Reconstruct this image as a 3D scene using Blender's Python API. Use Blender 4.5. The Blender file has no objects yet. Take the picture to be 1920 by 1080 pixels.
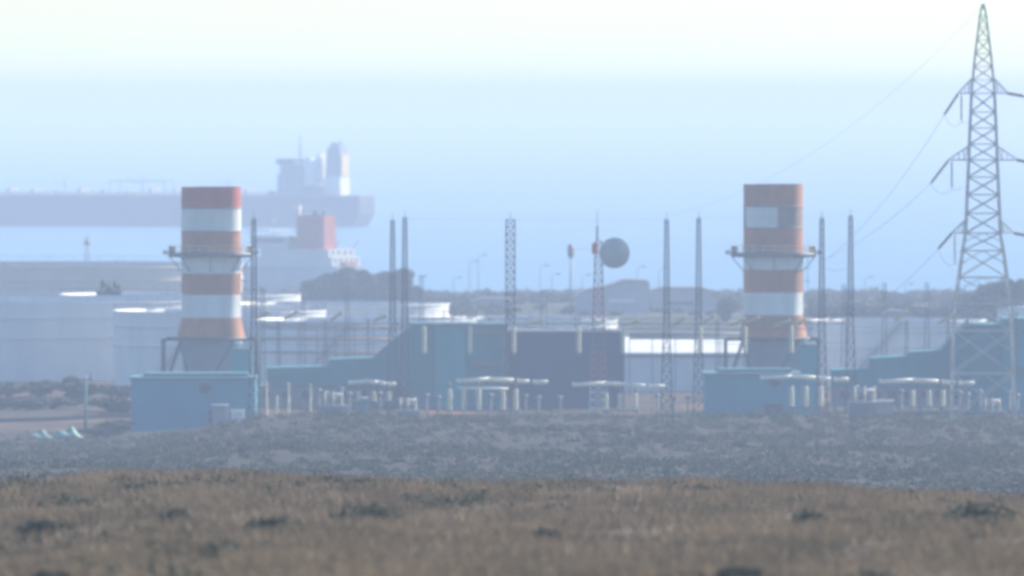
import bpy, bmesh, math, random
import numpy as np
from mathutils import Vector, Matrix
S = bpy.context.scene
COL = S.collection
R = math.radians
random.seed(7)
RNG = np.random.default_rng(11)

# ------------------------------------------------------------------ camera
F = 21000.0          # focal length in pixels of the 1920 wide photograph
CZ = 43.0            # camera height over the plant
Y0 = 172.0           # row of the true horizon
cam_d = bpy.data.cameras.new('camera')
cam_d.sensor_width = 36.0
cam_d.lens = F / 1920 * 36.0
cam_d.clip_start = 1.0
cam_d.clip_end = 200000.0
cam_d.dof.use_dof = True
cam_d.dof.focus_distance = 650.0
cam_d.dof.aperture_fstop = 1.3
cam = bpy.data.objects.new('camera', cam_d)
COL.objects.link(cam)
cam.location = (0, 0, CZ)
cam.rotation_euler = (R(90) - math.atan((540 - Y0) / F), 0, 0)
S.camera = cam

# ------------------------------------------------------------------ sky, sun
SUN_AZ, SUN_EL = R(47), R(33)      # azimuth clockwise from the view direction (+Y)
w = bpy.data.worlds.new('World'); S.world = w; w.use_nodes = True
nt = w.node_tree
bg = nt.nodes['Background']
sky = nt.nodes.new('ShaderNodeTexSky')
sky.sky_type = 'NISHITA'; sky.sun_disc = False
sky.sun_elevation = SUN_EL; sky.sun_rotation = SUN_AZ
sky.altitude = 60; sky.air_density = 1.0; sky.dust_density = 0.35; sky.ozone_density = 2.0
tint = nt.nodes.new('ShaderNodeMix'); tint.data_type = 'RGBA'; tint.blend_type = 'MULTIPLY'; tint.inputs[0].default_value = 1.0
tint.inputs[7].default_value = (.74, .95, 1.12, 1)
nt.links.new(sky.outputs[0], tint.inputs[6]); nt.links.new(tint.outputs[2], bg.inputs[0])
bg.inputs[1].default_value = 0.085
sl = bpy.data.lights.new('sun', 'SUN'); sl.energy = 4.8; sl.angle = R(0.5); sl.color = (1.0, 0.95, 0.87)
sun = bpy.data.objects.new('sun', sl); COL.objects.link(sun)
sd = Vector((math.sin(SUN_AZ) * math.cos(SUN_EL), math.cos(SUN_AZ) * math.cos(SUN_EL), math.sin(SUN_EL)))
sun.rotation_euler = sd.to_track_quat('Z', 'Y').to_euler()
sun.location = sd * 300

S.view_settings.view_transform = 'Standard'
S.view_settings.look = 'None'
S.view_settings.gamma = 1.0
S.view_settings.use_curve_mapping = False
S.view_settings.exposure = 1.0
S.render.engine = 'CYCLES'
S.cycles.pixel_filter_type = 'BLACKMAN_HARRIS'
S.cycles.filter_width = 3.0
S.cycles.use_denoising = True
S.cycles.max_bounces = 5
S.cycles.diffuse_bounces = 2
S.cycles.glossy_bounces = 2
S.cycles.volume_bounces = 1
S.cycles.transparent_max_bounces = 8

# ------------------------------------------------------------------ helpers
def PX(px, D): return (px - 960.0) / F * D
def PZ(py, D): return CZ - (py - Y0) / F * D
def tag(o, label=None, cat=None, group=None, kind=None):
    if label: o['label'] = label
    if cat: o['category'] = cat
    if group: o['group'] = group
    if kind: o['kind'] = kind
    return o
def empty(name, loc, label, cat, group=None, rz=0.0):
    o = bpy.data.objects.new(name, None); COL.objects.link(o)
    o.empty_display_size = 0.5
    o.location = loc; o.rotation_euler = (0, 0, rz)
    return tag(o, label, cat, group)

MATS = {}
def mat(name, c, c2=None, rough=0.7, metal=0.0, scale=0.6, stretch=(1, 1, 1), detail=5.0, bump=0.0, trans=0.0, sheen=0.0, coords='Object'):
    if name in MATS: return MATS[name]
    m = bpy.data.materials.new(name); m.use_nodes = True
    t = m.node_tree; b = t.nodes['Principled BSDF']
    b.inputs['Roughness'].default_value = rough
    b.inputs['Metallic'].default_value = metal
    if c2 is None: c2 = tuple(v * 0.72 for v in c)
    tc = t.nodes.new('ShaderNodeTexCoord'); mp = t.nodes.new('ShaderNodeMapping')
    mp.inputs['Scale'].default_value = stretch
    t.links.new(tc.outputs[coords], mp.inputs[0])
    n = t.nodes.new('ShaderNodeTexNoise'); n.inputs['Scale'].default_value = scale
    n.inputs['Detail'].default_value = detail; n.inputs['Roughness'].default_value = 0.65
    t.links.new(mp.outputs[0], n.inputs['Vector'])
    r = t.nodes.new('ShaderNodeValToRGB')
    r.color_ramp.elements[0].position = 0.33; r.color_ramp.elements[0].color = (*c2, 1)
    r.color_ramp.elements[1].position = 0.66; r.color_ramp.elements[1].color = (*c, 1)
    t.links.new(n.outputs['Fac'], r.inputs[0])
    t.links.new(r.outputs[0], b.inputs['Base Color'])
    if bump:
        bp = t.nodes.new('ShaderNodeBump'); bp.inputs['Strength'].default_value = bump
        t.links.new(n.outputs['Fac'], bp.inputs['Height']); t.links.new(bp.outputs[0], b.inputs['Normal'])
    if trans:
        tr = t.nodes.new('ShaderNodeBsdfTranslucent'); mx = t.nodes.new('ShaderNodeMixShader')
        mx.inputs[0].default_value = trans
        t.links.new(r.outputs[0], tr.inputs[0])
        t.links.new(b.outputs[0], mx.inputs[1]); t.links.new(tr.outputs[0], mx.inputs[2])
        t.links.new(mx.outputs[0], t.nodes['Material Output'].inputs[0])
    MATS[name] = m
    return m

class MB:
    """collects shapes and links them as one mesh object"""
    def __init__(self): self.v = []; self.f = []; self.mi = []; self.cur = 0; self.sm = []
    def _f(self, face, smooth=False): self.f.append(face); self.mi.append(self.cur); self.sm.append(smooth)
    def box(self, x0, x1, y0, y1, z0, z1):
        n = len(self.v)
        self.v += [(x, y, z) for z in (z0, z1) for (x, y) in ((x0, y0), (x1, y0), (x1, y1), (x0, y1))]
        for q in ((3, 2, 1, 0), (4, 5, 6, 7), (0, 1, 5, 4), (1, 2, 6, 5), (2, 3, 7, 6), (3, 0, 4, 7)):
            self._f(tuple(n + i for i in q))
        return self
    def bar(self, p, q, w, sides=4, w2=None):
        p = Vector(p); q = Vector(q); d = (q - p)
        if d.length < 1e-6: return self
        d.normalize(); up = Vector((0, 0, 1)) if abs(d.z) < 0.9 else Vector((0, 1, 0))
        a = d.cross(up).normalized(); b = d.cross(a)
        n = len(self.v); w2 = w if w2 is None else w2
        off = math.pi / 4 if sides == 4 else 0
        for P, r in ((p, w / 2), (q, w2 / 2)):
            for k in range(sides):
                t = off + 2 * math.pi * k / sides
                self.v.append(tuple(P + a * (r * math.cos(t)) + b * (r * math.sin(t))))
        for k in range(sides):
            j = (k + 1) % sides
            self._f((n + k, n + j, n + sides + j, n + sides + k), sides > 6)
        self._f(tuple(n + sides - 1 - k for k in range(sides))); self._f(tuple(n + sides + k for k in range(sides)))
        return self
    def lathe(self, prof, cx=0, cy=0, seg=32, mis=None, cap=True, axis='z'):
        """prof: list of (r, z)"""
        n = len(self.v)
        for r, z in prof:
            for k in range(seg):
                t = 2 * math.pi * k / seg
                if axis == 'z': self.v.append((cx + r * math.cos(t), cy + r * math.sin(t), z))
                else: self.v.append((r * math.cos(t), z, r * math.sin(t)))
        for i in range(len(prof) - 1):
            if mis: self.cur = mis[i]
            for k in range(seg):
                j = (k + 1) % seg
                self._f((n + i * seg + k, n + i * seg + j, n + (i + 1) * seg + j, n + (i + 1) * seg + k), seg > 8)
        if cap:
            self._f(tuple(n + seg - 1 - k for k in range(seg)))
            m = n + (len(prof) - 1) * seg
            self._f(tuple(m + k for k in range(seg)))
        return self
    def prism(self, pts, y0, y1):
        """pts: outline in x,z; extruded along y"""
        n = len(self.v); k = len(pts)
        self.v += [(x, y0, z) for x, z in pts] + [(x, y1, z) for x, z in pts]
        self._f(tuple(n + i for i in range(k))); self._f(tuple(n + 2 * k - 1 - i for i in range(k)))
        for i in range(k):
            j = (i + 1) % k
            self._f((n + j, n + i, n + k + i, n + k + j))
        return self
    def plan(self, pts, z0, z1, s0=1.0, c=(0, 0)):
        """pts: outline in x,y; bottom scaled by s0 about c"""
        n = len(self.v); k = len(pts)
        self.v += [(c[0] + (x - c[0]) * s0, c[1] + (y - c[1]) * s0, z0) for x, y in pts] + [(x, y, z1) for x, y in pts]
        self._f(tuple(n + k - 1 - i for i in range(k))); self._f(tuple(n + k + i for i in range(k)))
        for i in range(k):
            j = (i + 1) % k
            self._f((n + i, n + j, n + k + j, n + k + i))
        return self
    def tower(self, cx, cy, levels, leg, brace, xb=True):
        """square lattice; levels: list of (z, half width)"""
        for i in range(len(levels) - 1):
            z0, a = levels[i]; z1, b = levels[i + 1]
            c0 = [(cx - a, cy - a, z0), (cx + a, cy - a, z0), (cx + a, cy + a, z0), (cx - a, cy + a, z0)]
            c1 = [(cx - b, cy - b, z1), (cx + b, cy - b, z1), (cx + b, cy + b, z1), (cx - b, cy + b, z1)]
            for k in range(4):
                j = (k + 1) % 4
                self.bar(c0[k], c1[k], leg)
                if b > 0.02: self.bar(c1[k], c1[j], brace)
                if xb: self.bar(c0[k], c1[j], brace); self.bar(c0[j], c1[k], brace)
                else: self.bar(c0[k] if i % 2 else c0[j], c1[j] if i % 2 else c1[k], brace)
        return self
    def shift(self, dx, dy, dz):
        self.v = [(x - dx, y - dy, z - dz) for x, y, z in self.v]; return self
    def build(self, name, mats, parent=None, loc=None, rz=0):
        me = bpy.data.meshes.new(name)
        me.from_pydata([tuple(p) for p in self.v], [], self.f)
        if not isinstance(mats, (list, tuple)): mats = [mats]
        for m in mats: me.materials.append(m)
        me.polygons.foreach_set('material_index', self.mi)
        me.polygons.foreach_set('use_smooth', self.sm)
        me.update()
        o = bpy.data.objects.new(name, me); COL.objects.link(o)
        if parent: o.parent = parent
        if loc is not None: o.location = loc
        if rz: o.rotation_euler = (0, 0, rz)
        return o
    def top(self, name, mats, loc, label, cat, group=None, rz=0, kind=None):
        return tag(self.build(name, mats, None, loc, rz), label, cat, group, kind)

def fast_mesh(name, verts, nper, m, smooth=False):
    """verts: (N*nper, 3) array; faces of nper vertices each"""
    me = bpy.data.meshes.new(name); nf = len(verts) // nper
    me.vertices.add(len(verts)); me.vertices.foreach_set('co', verts.astype(np.float32).ravel())
    me.loops.add(len(verts)); me.loops.foreach_set('vertex_index', np.arange(len(verts), dtype=np.int32))
    me.polygons.add(nf); me.polygons.foreach_set('loop_start', np.arange(0, len(verts), nper, dtype=np.int32))
    me.polygons.foreach_set('loop_total', np.full(nf, nper, dtype=np.int32))
    me.update(calc_edges=True)
    for q in (m if isinstance(m, (list, tuple)) else [m]): me.materials.append(q)
    return me
def leaf_quads(c, size, flat=0.0):
    """c: (N,3) centres, size: (N,)"""
    n = len(c)
    a = RNG.normal(size=(n, 3)); a /= np.linalg.norm(a, axis=1)[:, None]
    b = RNG.normal(size=(n, 3)); b -= (a * b).sum(1)[:, None] * a; b /= np.linalg.norm(b, axis=1)[:, None]
    a *= size[:, None] * 0.5; b *= size[:, None] * 0.5 * 0.75
    return np.stack([c - a - b, c + a - b * 0.7, c + a * 0.8 + b, c - a + b * 0.9], 1).reshape(-1, 3)
def copy_tree(o, parent=None):
    c = o.copy(); COL.objects.link(c); c.parent = parent
    for ch in [q for q in bpy.data.objects if q.parent == o]: copy_tree(ch, c)
    return c

# ------------------------------------------------------------------ materials
M_white = mat('tank_white', (.82, .80, .78), (.68, .67, .67), .6, scale=.15, stretch=(1, 1, .25))
M_beige = mat('tank_beige', (.80, .68, .60), (.66, .54, .47), .6, scale=.12, stretch=(1, 1, .3))
M_roofw = mat('white_roof', (.80, .79, .76), (.66, .65, .62), .55, scale=.3)
M_red = mat('red_paint', (.54, .095, .045), (.42, .08, .045), .55, scale=.5, stretch=(1, 1, .3))
M_orange = mat('orange_paint', (.54, .205, .06), (.33, .135, .06), .65, scale=.45, stretch=(1, 1, .35))
M_wpaint = mat('white_paint', (.80, .80, .75), (.62, .61, .56), .55, scale=.4, stretch=(1, 1, .25))
M_rustw = mat('rust_stained_white', (.38, .25, .17), (.22, .15, .11), .7, scale=.5)
M_grey = mat('grey_steel', (.24, .26, .30), (.17, .19, .22), .6, scale=.5)
M_col = mat('shaded_galvanised_steel', (.085, .09, .095), (.055, .06, .065), .7, scale=.4, stretch=(1, 1, .3))  # galvanised steel darkened: the columns' shade is put into the colour
M_dark = mat('dark_steel', (.035, .045, .07), (.025, .03, .045), .6, scale=1)
M_galv = mat('galvanised_steel', (.17, .175, .18), (.11, .115, .12), .6, metal=.2, scale=.4, stretch=(1, 1, .3))
M_pyl = mat('pylon_steel', (.58, .575, .50), (.44, .435, .38), .6, metal=.0, scale=.5)
M_teal = mat('turquoise_panel', (.02, .22, .26), (.016, .17, .20), .6, scale=.25, stretch=(1, 1, .4))
M_teal2 = mat('light_turquoise_panel', (.03, .32, .36), (.024, .26, .30), .6, scale=.25, stretch=(1, 1, .4))
M_tealroof = mat('turquoise_roof', (.05, .19, .22), (.04, .15, .18), .55, scale=.3)
M_blue = mat('blue_wall', (.035, .30, .38), (.028, .24, .32), .6, scale=.2, stretch=(1, 1, .4))
M_navy = mat('dark_blue_cladding', (.028, .055, .12), (.022, .042, .09), .65, scale=.2, stretch=(1, 1, .4))
M_yellow = mat('yellow_ochre_pipe', (.26, .19, .06), (.18, .13, .04), .6, scale=1)
M_ceram = mat('porcelain', (.86, .79, .58), (.68, .61, .42), .35, scale=3)
M_alu = mat('bright_aluminium', (.90, .86, .72), (.76, .72, .58), .5, scale=1)
M_glassb = mat('brown_glass', (.30, .20, .10), (.20, .13, .06), .3, scale=3)
M_wire = mat('cable', (.12, .12, .13), None, .5, scale=.2)
M_redw = mat('mast_red', (.55, .12, .08), None, .6)
M_orgr = mat('orange_grey_panel', (.34, .20, .15), None, .6)
M_shed = mat('shed_grey', (.42, .44, .48), (.34, .36, .4), .7)
M_win = mat('dark_glass', (.02, .03, .05), None, .2)
M_leaf1 = mat('dark_foliage', (.045, .06, .03), (.022, .032, .02), .8, scale=.5, trans=.25)
M_leaf2 = mat('olive_foliage', (.09, .095, .045), (.045, .055, .03), .8, scale=.5, trans=.25)
M_bark = mat('bark', (.12, .09, .07), None, .9)
M_house = mat('pinkish_render', (.48, .38, .33), (.40, .32, .28), .8)
M_hullA = mat('dark_ship_hull', (.030, .032, .05), (.022, .024, .036), .6, scale=.05)
M_shipw = mat('ship_white', (.55, .55, .54), (.46, .46, .45), .5, scale=.2)
M_shipshade = mat('ship_shade_grey', (.20, .22, .25), (.16, .18, .21), .6, scale=.2)  # shade of superstructure and funnel sides put into this grey
M_shipy = mat('ship_yellow', (.80, .58, .18), (.7, .48, .14), .5, scale=.2)
M_shipr = mat('ship_red', (.46, .11, .07), (.38, .09, .06), .5, scale=.2)
M_pinkh = mat('ship_pale_grey', (.40, .41, .44), (.34, .35, .38), .6, scale=.2)
M_tarp = mat('tarpaulin', (.14, .31, .25), (.09, .21, .18), .6, scale=.8)

# ------------------------------------------------------------------ ground
PROF = [(-400, 44.5), (0, 42.6), (100, 38.4), (230, 34.3), (300, 32.6), (420, 29.7), (470, 26), (600, 15), (750, 9.5), (900, 11.2), (1000, 9.3),
        (1100, 7.2), (1200, 5.3), (1300, 3.9), (1375, 3.0), (1412, 1.3), (1436, 0.0), (1600, 0), (1700, -1.7), (2050, -1.9), (2400, -4), (2900, -12), (2990, -14.0), (3020, -15.6), (3080, -19), (3300, -20)]
PD = np.array([p[0] for p in PROF], float); PH = np.array([p[1] for p in PROF], float)
PH = PH + np.interp(PD, [-400, 1375, 1412, 1600, 1700, 3300], [-2.6, .1, 0, 0, .59, 3.03])
def sstep(t): t = np.clip(t, 0, 1); return t * t * (3 - 2 * t)
def H(x, y):
    x = np.asarray(x, float); y = np.asarray(y, float)
    z = np.interp(y, PD, PH)
    lf = sstep((-x - 26) / 24)
    hump = sstep((y - 1000) / 300) * sstep((1436 - y) / 60)
    z = z - lf * hump * np.minimum(2.7, np.maximum(0, z - 0.25))
    z = z - .9 * lf * sstep((y - 1330) / 60) * sstep((1475 - y) / 40)
    near = sstep((700 - y) / 250)
    z = z + near * (0.16 * np.sin(x * .31 + y * .013) + .12 * np.sin(x * .13 - 1.0 - y * .02) - 0.020 * np.maximum(0, x) - .012 * np.maximum(0, -x - 6))
    mid = sstep((y - 850) / 80) * sstep((1400 - y) / 60)
    z = z + mid * (.35 * np.sin(x * .10 + y * .031) + .25 * np.sin(x * .23 - y * .05) - .012 * np.maximum(0, x))
    return z
xs = np.unique(np.concatenate([np.arange(-110, 111, 2.0), np.linspace(-3000, -110, 30), np.linspace(110, 3000, 30)]))
ys = np.unique(np.concatenate([np.arange(-400, 200, 40.), np.arange(200, 480, 4.), np.arange(480, 860, 20.), np.arange(860, 1450, 5.), np.arange(1450, 2900, 50.), np.arange(2900, 3301, 10.)]))
gx, gy = np.meshgrid(xs, ys)
gz = H(gx, gy)
gv = np.stack([gx, gy, gz], -1).reshape(-1, 3)
nx = len(xs); ny = len(ys)
ii = (np.arange(ny - 1)[:, None] * nx + np.arange(nx - 1)[None, :]).ravel()
fc = np.stack([ii, ii + 1, ii + nx + 1, ii + nx], 1)
gm = bpy.data.meshes.new('ground'); gm.from_pydata(gv.tolist(), [], fc.tolist())
gm.polygons.foreach_set('use_smooth', [True] * len(fc)); gm.update()
m = bpy.data.materials.new('ground_soil'); m.use_nodes = True; t = m.node_tree; b = t.nodes['Principled BSDF']; b.inputs['Roughness'].default_value = .95
b.inputs['Specular IOR Level'].default_value = 0.1
tc = t.nodes.new('ShaderNodeTexCoord')
def noise(scale, det=6, st=(1, 1, 1)):
    mp = t.nodes.new('ShaderNodeMapping'); mp.inputs['Scale'].default_value = st
    t.links.new(tc.outputs['Object'], mp.inputs[0])
    n = t.nodes.new('ShaderNodeTexNoise'); n.inputs['Scale'].default_value = scale; n.inputs['Detail'].default_value = det
    t.links.new(mp.outputs[0], n.inputs['Vector']); return n.outputs['Fac']
def ramp(inp, stops):
    r = t.nodes.new('ShaderNodeValToRGB'); e = r.color_ramp.elements
    while len(e) < len(stops): e.new(0.5)
    for k, (p, c) in enumerate(stops): e[k].position = p; e[k].color = (*c, 1)
    t.links.new(inp, r.inputs[0]); return r.outputs[0]
brown = ramp(noise(.35, 8), [(.35, (.075, .058, .042)), (.5, (.115, .085, .06)), (.68, (.17, .13, .095))])
olive = ramp(noise(.12, 8), [(.35, (.022, .024, .018)), (.52, (.032, .031, .022)), (.7, (.065, .05, .036))])
plant = ramp(noise(.05, 6), [(.42, (.035, .04, .028)), (.56, (.08, .056, .038)), (.70, (.25, .115, .055))])
far = ramp(noise(.03, 7), [(.42, (.035, .042, .03)), (.58, (.07, .065, .05)), (.74, (.2, .165, .13))])
sep = t.nodes.new('ShaderNodeSeparateXYZ'); t.links.new(tc.outputs['Object'], sep.inputs[0])
def mixat(a, bb, y0, y1):
    mr = t.nodes.new('ShaderNodeMapRange'); mr.inputs[1].default_value = y0; mr.inputs[2].default_value = y1
    t.links.new(sep.outputs[1], mr.inputs[0])
    mx = t.nodes.new('ShaderNodeMix'); mx.data_type = 'RGBA'
    t.links.new(mr.outputs[0], mx.inputs[0]); t.links.new(a, mx.inputs[6]); t.links.new(bb, mx.inputs[7]); return mx.outputs[2]
c = mixat(brown, olive, 500, 800); c = mixat(c, plant, 1385, 1420); c = mixat(c, far, 1640, 1760)
t.links.new(c, b.inputs['Base Color'])
gm.materials.append(m)
go = bpy.data.objects.new('ground', gm); COL.objects.link(go)
tag(go, 'dry scrubby slope running down to the flat plant site and the coast', 'ground', kind='structure')

# sea
m = bpy.data.materials.new('sea_water'); m.use_nodes = True; t = m.node_tree; b = t.nodes['Principled BSDF']
tc = t.nodes.new('ShaderNodeTexCoord')
b.inputs['Roughness'].default_value = .35
b.inputs['Specular IOR Level'].default_value = .12
cc = ramp(noise(.004, 6, (.5, 1, 1)), [(.3, (.07, .175, .33)), (.7, (.10, .23, .40))])
t.links.new(cc, b.inputs['Base Color'])
sm = bpy.data.meshes.new('sea')
sm.from_pydata([(-11000, 2500, -12.4), (11000, 2500, -12.4), (11000, 82000, -12.4), (-11000, 82000, -12.4)], [], [(0, 1, 2, 3)])
sm.materials.append(m)
so = bpy.data.objects.new('sea', sm); COL.objects.link(so)
tag(so, 'calm pale blue sea fading into a white horizon', 'sea', kind='structure')

# ------------------------------------------------------------------ vegetation
def noise2(x, y, s, seed):
    r = np.random.default_rng(seed); v = 0
    for k in range(7):
        a = r.uniform(0, 6.28); fr = s * r.uniform(.6, 1.7); ph = r.uniform(0, 6.28)
        v = v + np.sin((x * math.cos(a) + y * math.sin(a)) * fr + ph)
    return v / 7 * 1.6
def blades(n, xr, yr, hmin, hmax, wid, seed):
    r = np.random.default_rng(seed)
    y = r.uniform(yr[0], yr[1], n * 2); hw = xr * y / yr[1] + 2
    x = r.uniform(-1, 1, n * 2) * hw
    d = noise2(x, y * .25, .9, seed)                 # clumps, longer along the view than wide
    keep = r.uniform(0, 1, n * 2) < np.clip(.55 + .6 * d, .12, 1)
    x = x[keep]; y = y[keep]; d = d[keep]; k = len(x)
    z = H(x, y)
    hh = r.uniform(hmin, hmax, k) * (1 + .35 * d)
    an = r.uniform(0, math.pi, k); lean = r.normal(0, .35, (k, 2)) * hh[:, None]
    dx = np.cos(an) * wid; dy = np.sin(an) * wid
    p0 = np.stack([x - dx, y - dy, z - .03], 1); p1 = np.stack([x + dx, y + dy, z - .03], 1)
    p2 = np.stack([x + lean[:, 0] + dx * .5, y + lean[:, 1] + dy * .5, z + hh], 1); p3 = np.stack([x + lean[:, 0] - dx * .5, y + lean[:, 1] - dy * .5, z + hh], 1)
    return np.stack([p0, p1, p2, p3], 1).reshape(-1, 3)
M_dry = mat('dry_grass', (.325, .235, .145), (.15, .118, .072), .9, scale=.22, detail=6, trans=.2, stretch=(1, .3, 1))
gme = fast_mesh('grass', blades(150000, 34, (225, 428), .10, .36, .022, 5), 4, M_dry)
o = bpy.data.objects.new('grass', gme); COL.objects.link(o)
tag(o, 'dry brown grass covering the near hillside', 'grass', kind='stuff')

def bush_leaves(cx, cy, cz, rx, rz, n, size):
    u = RNG.normal(size=(n, 3)); u /= np.linalg.norm(u, axis=1)[:, None]
    rr = RNG.uniform(.45, 1.0, n) ** .6
    c = u * rr[:, None] * np.array([rx, rx, rz]); c[:, 2] = np.abs(c[:, 2])
    c += np.array([cx, cy, cz]) + RNG.normal(0, .06 * rx, (n, 3))
    return leaf_quads(c, RNG.uniform(.6, 1.3, n) * size)
def bush_field(name, n, yr, xr, rmin, rmax, leaf, per, m, label, seed, thresh=0.0):
    r = np.random.default_rng(seed); out = []; cnt = 0
    while cnt < n:
        y = r.uniform(*yr); x = r.uniform(-1, 1) * (xr * y / yr[1] + 4)
        if noise2(np.array(x), np.array(y * .35), .16, seed) < thresh + r.uniform(-.5, .3): continue
        rad = r.uniform(rmin, rmax)
        out.append(bush_leaves(x, y, float(H(x, y)) - .1, rad, rad * r.uniform(.5, .85), per, leaf)); cnt += 1
    me = fast_mesh(name, np.concatenate(out), 4, m)
    o = bpy.data.objects.new(name, me); COL.objects.link(o)
    return tag(o, label, 'scrub', kind='stuff')
M_scrubd = mat('grey_green_scrub', (.09, .105, .055), (.04, .05, .032), .9, scale=.07, detail=6, trans=.15)
M_scrubb = mat('brown_scrub', (.16, .12, .09), (.072, .062, .048), .9, scale=.09, detail=6, trans=.15)
bush_field('scrub', 3300, (870, 1396), 74, .4, 1.5, .21, 85, M_scrubd, 'grey green scrub over the middle slope below the plant', 3, -.5)
bush_field('dry_scrub', 2400, (870, 1402), 74, .3, 1.0, .18, 60, M_scrubb, 'dry brown bushes mixed into the middle slope', 9, -.6)
bush_field('hillside_scrub', 700, (232, 426), 26, .2, .75, .10, 90, M_scrubd, 'small grey green bushes in the dry grass of the near hillside', 21, .1)

o = bush_field('coastal_scrub', 1500, (2230, 2985), 175, 1.1, 2.7, .8, 40, M_leaf1, 'dark scrub and low trees along the far shore behind the plant', 31, -.5)
def shrub(px, py, D, rx, rz, label):
    x = PX(px, D); y = D; z = float(H(x, y)) - .05
    e = empty('shrub', (x, y, z), label, 'shrub', 'darker shrubs on the near hillside')
    rz *= 1.9
    lv = np.concatenate([bush_leaves(RNG.uniform(-.5, .5) * rx, RNG.uniform(-.5, .5) * rx, 0, rx * RNG.uniform(.5, .8), rz * RNG.uniform(.7, 1), 260, .10) for k in range(4)])
    f = bpy.data.objects.new('foliage', fast_mesh('foliage', lv, 4, M_scrubd)); COL.objects.link(f); f.parent = e
    s = MB()
    for k in range(6):
        a = k * 1.05; s.bar((0, 0, -.1), (math.cos(a) * rx * .6, math.sin(a) * rx * .6, rz * .6), .03, 5, .012)
    s.build('stem', M_bark, e)
for a in [(690, 972, 322, 1.3, .42, 'wide dark green shrub, largest on the near hillside left of centre'),
          (340, 975, 318, .75, .3, 'small dark shrub below the left chimney on the near hillside'),
          (75, 988, 308, .8, .3, 'dark low shrub on the near hillside by the left edge'),
          (500, 992, 305, .8, .28, 'low shrub between the wide dark shrub and the left chimney foot'),
          (1020, 990, 303, .6, .3, 'small round shrub on the near hillside below the dish mast'),
          (1850, 968, 330, 1.3, .4, 'wide low shrub on the near hillside at the right edge'),
          (1520, 975, 322, .7, .3, 'small shrub on the near hillside below the right chimney'),
          (1390, 1062, 246, .7, .28, 'flat dark shrub near the bottom edge right of centre'),
          (400, 1045, 255, .55, .25, 'greenish shrub near the bottom edge left of centre'),
          (90, 1068, 242, .6, .25, 'green shrub in the bottom left corner')]:
    shrub(*a)

def make_tree(name, h, rad, trunk_h, m, lobes, n, leaf, seed):
    r = random.Random(seed)
    e = empty(name, (0, 0, 0), 'tree', 'tree')
    lv = []
    for k in range(lobes):
        a = r.uniform(0, 6.28); q = r.uniform(0, .62) * rad
        zc = trunk_h + (h - trunk_h) * r.uniform(.12, .72); lr = rad * r.uniform(.34, .55)
        nn = n // lobes
        u = RNG.normal(size=(nn, 3)); u /= np.linalg.norm(u, axis=1)[:, None]
        c = u * (RNG.uniform(.3, 1, nn) ** .5)[:, None] * np.array([lr, lr, min(lr * .8, (h - trunk_h) * .4)])
        c += np.array([math.cos(a) * q, math.sin(a) * q, zc]); lv.append(leaf_quads(c, RNG.uniform(.6, 1.3, nn) * leaf))
    lv = np.concatenate(lv)
    lv[:, 2] *= h / lv[:, 2].max()
    lv[:, 2] = np.maximum(lv[:, 2], .05)
    f = bpy.data.objects.new('crown', fast_mesh('crown', lv, 4, m)); COL.objects.link(f); f.parent = e
    s = MB(); s.bar((0, 0, -.5), (0, 0, trunk_h + .3 * (h - trunk_h)), rad * .16, 7, rad * .09)
    for k in range(5):
        a = k * 1.3; s.bar((0, 0, trunk_h * .8), (math.cos(a) * rad * .6, math.sin(a) * rad * .6, trunk_h + (h - trunk_h) * .5), rad * .07, 5, rad * .03)
    s.build('trunk', M_bark, e)
    return e
TREES = {}
def tree(kind, px, ytop, D, label, group, wpx=None):
    """kind: proto name; ytop: picture row of its top"""
    x = PX(px, D); z = float(H(x, D))
    want = PZ(ytop, D) - z
    h0, r0, e = TREES[kind]
    if not e.get('used'): o = e; e['used'] = 1
    else: o = copy_tree(e)
    sz = want / h0; sx = (wpx * 1.5 / F * D / 2 / r0) if wpx else sz
    o.location = (x, D, z); o.scale = (sx, sx, sz); o.rotation_euler = (0, 0, random.uniform(0, 6.28))
    tag(o, label, 'tree', group)
TREES['round'] = (8., 4., make_tree('broad_tree', 8, 4, .5, M_leaf1, 13, 2600, .55, 1))
TREES['bushy'] = (4., 2.4, make_tree('bushy_tree', 4, 2.4, .15, M_leaf1, 10, 1500, .38, 2))
TREES['slim'] = (7., 1.5, make_tree('slim_tree', 7, 1.5, .9, M_leaf2, 8, 800, .4, 3))
g = 'trees in the dark clump behind the storage tanks'
for a in [('round', 600, 520, 2350, 'leftmost low tree of the dark clump behind the tanks', 55), ('round', 632, 506, 2340, 'second tree from the left in the dark clump', 60),
          ('round', 660, 499, 2360, 'tallest rounded tree in the dark clump, left half', 64), ('round', 688, 516, 2345, 'tree in the dark clump just left of its dip', 50),
          ('bushy', 705, 530, 2330, 'low tree filling the dip of the dark clump', 50), ('round', 728, 506, 2360, 'tree of the dark clump behind the twin lattice columns', 50),
          ('round', 752, 500, 2350, 'tall tree at the right end of the dark clump', 46), ('bushy', 768, 528, 2335, 'rightmost low tree of the dark clump', 34)]:
    tree(*a[:4], a[4], g, a[5])
g = 'trees on the skyline behind the beige tank'
names = ['far left', 'second', 'third', 'fourth', 'fifth', 'sixth', 'seventh']
for k, (px, yt, wd) in enumerate([(125, 492, 40), (150, 489, 34), (205, 490, 30), (222, 486, 26), (258, 489, 24), (283, 495, 30), (310, 494, 26)]):
    tree('bushy', px, yt, 2500, ['low bush like tree left of the pale beacon tower', 'tree touching the pale beacon tower behind the beige tank', 'tree just right of the beacon tower on the skyline', 'highest skyline tree over the beige tank',
        'narrow skyline tree over the beige tank', 'tree over the lit right part of the beige tank', 'last skyline tree before the left chimney'][k], g, wd)
g = 'slim trees on the shore right of the dark clump'
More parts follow.
